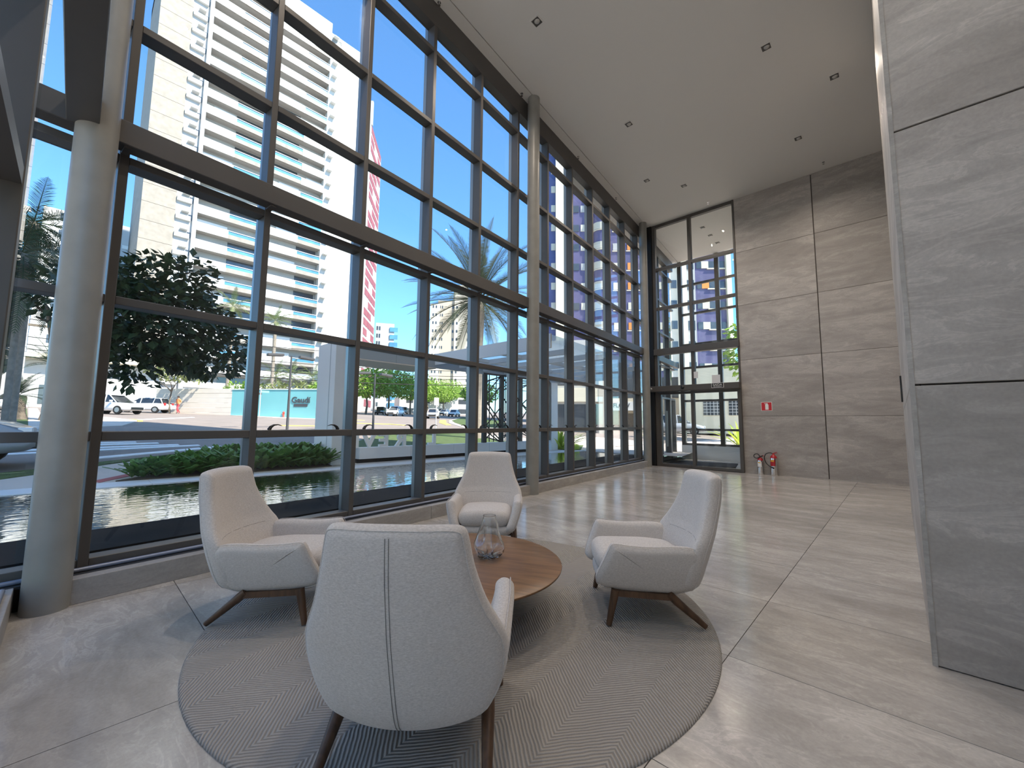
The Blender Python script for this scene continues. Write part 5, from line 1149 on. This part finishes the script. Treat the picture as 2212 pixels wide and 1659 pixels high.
for i, zt in enumerate(zb_):
    z = wz(zt)
    part('floor_slab', 'soffit_grey', -1.6, -0.05, 12.1, 33.0, z-1.42, z-1.17)
    swap = 51 < zt < 64
    for (ya, ym, yb2, inv) in ((12.1, 16.75, 21.9, False), (23.4, 28.45, 32.95, swap)):
        wa, wb, ga, gb = (ya, ym, ym, yb2) if not inv else (ym, yb2, ya, ym)
        part('parapet', 'white_panel', -0.25, 0.06, wa, wb, z-1.42, z+0.12)
        part('parapet_base', 'beige_panel', -0.2, 0.0, ga, gb, z-1.42, z-0.62)
        part('glass_balustrade', 'blue_glass', -0.12, -0.02, ga, gb, z-0.62, z-0.02)
        part('railing', 'white_panel', -0.2, 0.08, ga, gb, z-0.02, z+0.10)
        r_ = rn_.random()
        if r_ < 0.45: part('roller_blind', 'curtain', -1.1, -1.02, wa+rn_.choice((0.0, 1.3)), wb, z+0.14, z+1.0)
        if r_ > 0.3: part('window', 'window_dark', -1.62, -1.55, ga+0.3, gb-0.3, z+0.0, z+1.55)
    part('parapet', 'white_panel', -0.25, 0.06, 21.9, 23.4, z-1.42, z+0.12)
    a1 = part('air_conditioner_ledge', 'white_panel', -0.9, 0.35, 9.2, 11.2, z-0.35, z+0.45)
    part('air_conditioner', 'white_panel', -0.1, 0.85, 9.9, 10.9, z+1.0, z+1.2)
    part('window', 'window_dark', -0.12, -0.05, 10.9, 11.4, z-0.1, z+0.9)
    part('pier', 'white_render', -1.4, 0.0, 32.95, 35.2, z-1.42, z+1.70)
    part('window', 'white_panel', -0.02, 0.03, 34.0, 35.1, z-0.9, z-0.1)
    part('window_frame', 'soffit_grey', -0.01, 0.015, 33.9, 35.2, z-1.0, z+0.0)
    part('sun_hood', 'white_panel', 0.0, 0.85, 33.35, 34.35, z+0.75, z+0.95)
    part('wall_band', 'white_panel' if i % 2 else 'white_render', 0.0, 0.02, 35.25, 39.65, z-1.42, z-1.42+FH-0.06)
for k in range(3): part('podium_band', 'white_panel', -0.3, 0.3, 12.1, 33.0, wz(4.2+2.6*k), wz(5.2+2.6*k))

# generic block: box with joined rows of windows
def block(name, mat, corners, z0, z1, label, rows_w=None, wm='window_dark', stripes=None, roof=None):
    """corners: A,B = visible face; the block runs back from it"""
    A_, B_ = Vector((*corners[0], 0)), Vector((*corners[1], 0)); d = (B_-A_).normalized(); n_ = Vector((-d.y, d.x, 0)); L_ = (B_-A_).length
    if n_.dot(A_) < 0: n_ = -n_
    o = empty(name, A_+Vector((0, 0, z0)), math.atan2(d.y, d.x)); tag(o, label, 'building')
    sgn = 1 if (Matrix.Rotation(math.atan2(d.y, d.x), 3, 'Z') @ Vector((0, 1, 0))).dot(n_) > 0 else -1
    dp_ = 14*sgn
    MB().box(0, L_, min(0, dp_), max(0, dp_), 0, z1-z0).build('wall', mat, o)
    return o, L_, sgn
def wins(o, L_, sgn, cols, z0, n, fh, h, mat='window_dark', name='windows', proud=0.06):
    q = MB()
    for k in range(n):
        for (a, b2) in cols: q.box(a, b2, *(sorted((-proud*sgn, 0.02*sgn))), z0+fh*k, z0+fh*k+h)
    return stuff(q.build(name, mat, o))
# red and white tower behind
o, L_, s_ = block('red_tower', 'white_render', ((-116.3, 57.6), (-129.5, 68.3)), 4, 95, 'slim red and white striped tower right of the white tower')
for k in range(29): 
    for j in range(3):
        if (k*2+j) % 5: part('cladding_panel', 'red_cladding', 0.5+5.4*j, 5.5+5.4*j, -0.1 if s_ > 0 else 0.0, 0.0 if s_ > 0 else 0.1, 2+3.1*k, 4.2+3.1*k, o)
MB().box(0.0, 0.8, -0.3, 4, 91, 99).build('roof_fin', 'white_render', o)
o, L_, s_ = block('office_block', 'white_render', ((-167.7, 89.3), (-163.8, 96.2)), 6, 45.3, 'small white office block with blue window bands in the distance')
wins(o, L_, s_, [(0.3, 1.0), (1.3, 2.0)], 2, 11, 3.4, 1.8)
for k in range(11): part('window_band', 'blue_glass', 6.0, L_+1.5, -0.4 if s_ > 0 else 0.0, 0.0 if s_ > 0 else 0.4, 1.6+3.4*k, 3.6+3.4*k, o)
for (ca, cb, zt, mt, lab, cols) in (((-122.6, 86.4), (-120.6, 89.2), 44.5, 'cream_tower', 'narrow cream apartment block behind the palm, left of the tan one', [(0.8, 1.3), (1.9, 2.4)]), ((-121.2, 88.8), (-116.9, 93.8), 46, 'tan_tower', 'tan apartment block in the middle behind the palm', [(0.6, 1.0), (1.4, 1.8), (5.2, 5.8)]), ((-116.8, 93.0), (-113.2, 98.0), 52, 'cream_tower', 'cream apartment block at the right behind the palm', [(0.6, 1.2), (4.6, 5.8)])):
    o, L_, s_ = block('apartment_block', mt, (ca, cb), 5, zt, lab); wins(o, L_, s_, cols, 2.0, 13, 3.0, 1.0)
# buildings at the left edge
o, L_, s_ = block('apartment_block', 'white_render', ((-119.7, -28), (-119.7, -8.7)), 4, 42.0, 'white apartment block at the left edge behind the palms'); wins(o, L_, s_, [(2, 4), (6, 8), (10, 12), (14, 16), (17, 18.5)], 2, 12, 3.1, 1.2)
o, L_, s_ = block('glass_tower', 'blue_glass', ((-110, -8.9), (-110, -6.2)), 4, 37.7, 'narrow blue glass tower between two white blocks at the left')
for k in range(12): part('floor_line', 'white_panel', 0, L_, -0.15 if s_ > 0 else 0, 0 if s_ > 0 else 0.15, 2.7*k+1.2, 2.7*k+1.4, o)
o, L_, s_ = block('apartment_block', 'white_render', ((-105, -6.2), (-105, 3.2)), 4, 37.8, 'plain white slab block beside the left column'); wins(o, L_, s_, [(2.0, 2.6)], 4, 10, 3.1, 1.4)
o, L_, s_ = block('apartment_block', 'grey_render', ((-140, 2.5), (-140, 10.5)), 6, 50.0, 'light grey block behind the beige flank of the white tower'); wins(o, L_, s_, [(2.6, 4.8)], 4, 12, 3.1, 0.9, 'white_panel')
o, L_, s_ = block('low_house', 'white_render', ((-72, -22), (-72, 7.5)), 2.6, 8.2, 'low white shop building at the left across the street'); wins(o, L_, s_, [(1, 5), (7, 11), (13, 17), (19, 22)], 0.4, 1, 3, 2.2); MB().box(-1, L_+1, -1.5, 3, 5.6, 6.1).build('roof', 'cream_paint', o)
o, L_, s_ = block('low_house', 'cream_paint', ((-95, 30), (-104, 52)), 3, 11, 'low cream houses behind the street trees'); wins(o, L_, s_, [(2, 4), (7, 9), (12, 14)], 1.5, 2, 3, 1.4)
o, L_, s_ = block('low_house', 'white_render', ((-108, 66), (-96, 92)), 3, 9, 'low white houses at the end of the side street'); wins(o, L_, s_, [(2, 4), (7, 9), (12, 14), (18, 22)], 1.0, 2, 3, 1.4)
# purple tower facing the entrance
pe = Vector((0.7728, 0.6346, 0)); pt = empty('purple_tower', (-38.4, 46.1, 0.3), math.atan2(pe.y, pe.x)); tag(pt, 'tall purple tiled apartment tower with cream strips and orange blinds', 'building')
MB().box(-1.3, 28.0, 0.0, 16, 4.0, 64).build('core', 'purple_tile', pt)
MB().box(-1.3, 2.78, -0.35, 0.0, 5.5, 64).build('blue_bay', 'blue_tile', pt)
MB().box(2.78, 4.5, -0.9, 0.0, 5.5, 64).build('cream_strip', 'cream_paint', pt)
MB().box(20.57, 21.64, -0.7, 0.0, 5.5, 64).build('cream_strip', 'cream_paint', pt); MB().box(27.38, 28.05, -0.5, 0.2, 5.5, 64).build('cream_strip', 'cream_paint', pt)
MB().box(19.3, 20.57, -0.3, 0.0, 5.5, 64).build('cream_strip', 'cream_tower', pt); MB().box(21.64, 23.0, -0.25, 0.0, 5.5, 64).build('grey_strip', 'grey_render', pt)
q = MB(); rr_ = []
for k in range(13): a = R(180+180*k/12); rr_.append((9.6+1.15*math.cos(a), 0.95*math.sin(a)))
q.prism(rr_, 5.5, 64, 'z'); q.build('round_bay', 'purple_tile', pt)
q = MB(); rr2 = []
for k in range(13): a = R(180+180*k/12); rr2.append((9.6+1.19*math.cos(a), 1.0*math.sin(a)))
q.prism(rr2, 0, 1.05, 'z'); ring_w = q.mesh('bay_window', 'cream_blind')
q = MB(); rr3 = [(9.6+(x-9.6)*1.05, y*1.08) for x, y in rr2]; q.prism(rr3, 0, 0.12, 'z'); ring_l = q.mesh('bay_ledge', 'cream_paint')
for k in range(19):
    z = 34.15-1.05-0.3-3.02*(9-k)
    if z < 6: continue
    part('window', 'cream_blind', 0.62, 1.20, -0.42, -0.30, z, z+1.05, pt); part('window', 'window_dark', 0.15, 0.58, -0.42, -0.30, z, z+1.05, pt)
    part('window', 'cream_blind', 2.1, 2.72, -0.42, -0.30, z, z+1.05, pt)
    part('window', 'cream_blind' if k % 3 else 'grey_render', 6.55, 7.9, -0.08, 0.05, z, z+1.05, pt)
    part('window', 'window_dark', 5.3, 6.3, -0.08, 0.05, z, z+1.05, pt)
    link('bay_window', ring_w, pt, loc=(0, 0, z)); link('bay_ledge', ring_l, pt, loc=(0, 0, z-0.22))
    part('window', ('cream_blind', 'grey_render', 'cream_tower')[k % 3], 11.3, 12.9, -0.08, 0.05, z, z+1.05, pt); part('ledge', 'cream_paint', 11.2, 13.0, -0.15, 0.05, z-0.22, z-0.1, pt)
    part('window', 'orange_blind' if k % 4 else 'cream_blind', 13.4, 14.9, -0.08, 0.05, z, z+1.05, pt); part('ledge', 'cream_paint', 13.2, 16.6, -0.15, 0.05, z-0.22, z-0.1, pt)
    part('window', 'window_dark', 15.2, 16.2, -0.08, 0.05, z, z+1.05, pt); part('window', 'cream_tower', 17.3, 18.9, -0.08, 0.05, z, z+1.05, pt)
    part('window', 'window_dark', 19.5, 20.3, -0.38, -0.28, z, z+1.2, pt); part('window', 'window_dark', 21.8, 22.8, -0.32, -0.22, z-0.2, z+1.2, pt)
    part('window', 'window_dark', 23.3, 24.0, -0.08, 0.05, z, z+1.05, pt); part('window', 'cream_blind' if k % 5 else 'orange_blind', 24.0, 25.0, -0.12, 0.05, z, z+1.05, pt); part('window', 'window_dark', 25.0, 27.3, -0.08, 0.05, z, z+1.05, pt)
    part('ledge', 'cream_paint', 24.8, 27.38, -0.2, 0.05, z-0.15, z, pt)
# lower storeys and shops to the right
o, L_, s_ = block('white_annex', 'white_render', ((-21.5, 25.6), (-16.8, 28.6)), 0.4, 8.0, 'low white annex with a balcony right of the canopy post')
s1 = -1 if s_ > 0 else 1
part('parapet', 'cream_paint', 0, L_, *(sorted((s1*0.3, 0.0))), 2.6, 3.7, o)
part('recess', 'window_dark', 1.6, L_-0.6, *(sorted((s1*0.05, 0.0))), 0.1, 2.4, o); part('window', 'window_dark', 1.0, L_-1.0, *(sorted((s1*0.05, 0.0))), 3.9, 5.0, o)
part('pier', 'cream_blind', L_-0.5, L_, *(sorted((s1*0.32, 0.0))), 0, 6.5, o)
o, L_, s_ = block('shop', 'tan_tower', ((-22.6, 35.4), (-13.5, 40.4)), 0.4, 5.6, 'shop with a white fascia sign beyond the driveway')
s1 = -1 if s_ > 0 else 1
part('shop_window', 'window_dark', 0.2, 2.1, *(sorted((s1*0.06, 0.0))), 0.0, 3.9, o); part('shop_window', 'window_dark', 1.2, 9.5, *(sorted((s1*0.04, 0.0))), 3.4, 5.4, o)
fas = part('fascia_board', 'white_panel', 1.1, 6.2, *(sorted((s1*1.2, 0.0))), 2.15, 3.0, o)
place_text(link('lettering', text_mesh('FLOW', 0.55, 0.02, 'pole_grey', 0.01), o), (3.1, s1*1.23, 2.45), (1, 0, 0))
place_text(link('lettering', text_mesh('4313', 0.35, 0.02, 'pole_grey', 0.006), o), (5.4, s1*1.23, 2.42), (1, 0, 0))
part('shop_door', 'trunk', 3.6, 4.6, *(sorted((s1*0.06, 0.0))), 0, 1.9, o)
o, L_, s_ = block('white_house', 'cream_paint', ((-14.5, 37.6), (-2.0, 41.5)), 0.5, 6.4, 'cream house with two grid windows seen through the entrance door')
s1 = -1 if s_ > 0 else 1
for k in range(2): 
    w_ = part('window', 'window_dark', 2.0+2.0*k, 3.4+2.0*k, *(sorted((s1*0.06, 0.0))), 1.6, 2.9, o)
    q = MB()
    for j in range(5): q.box(2.0+2.0*k+0.28*(j+1)-0.02, 2.0+2.0*k+0.28*(j+1)+0.02, *(sorted((s1*0.09, 0.0))), 1.6, 2.9)
    for j in range(4): q.box(2.0+2.0*k, 3.4+2.0*k, *(sorted((s1*0.09, 0.0))), 1.6+0.26*(j+1)-0.02, 1.6+0.26*(j+1)+0.02)
    stuff(q.build('window_grid', 'white_panel', o))
tree(-5.9, 30.0, 9, [((0, 0, 6.0), (2.6, 2.6, 2.2)), ((1.2, 0.5, 7.5), (2.0, 2.0, 1.6))], 1500, 'leaf_green', 0.4, 'green tree seen through the top of the entrance glass', 91, 3.5, 0.2)

o, L_, s_ = block('neighbour_building', 'white_render', ((34, -30), (-30, -30)), 0.2, 36.0, 'white neighbouring building behind the camera, outside the picture')  # added block out of view; its sunlit white face bounces light into the room
wins(o, L_, s_, [(4+6*k, 6.5+6*k) for k in range(10)], 1.5, 11, 3.1, 1.3)
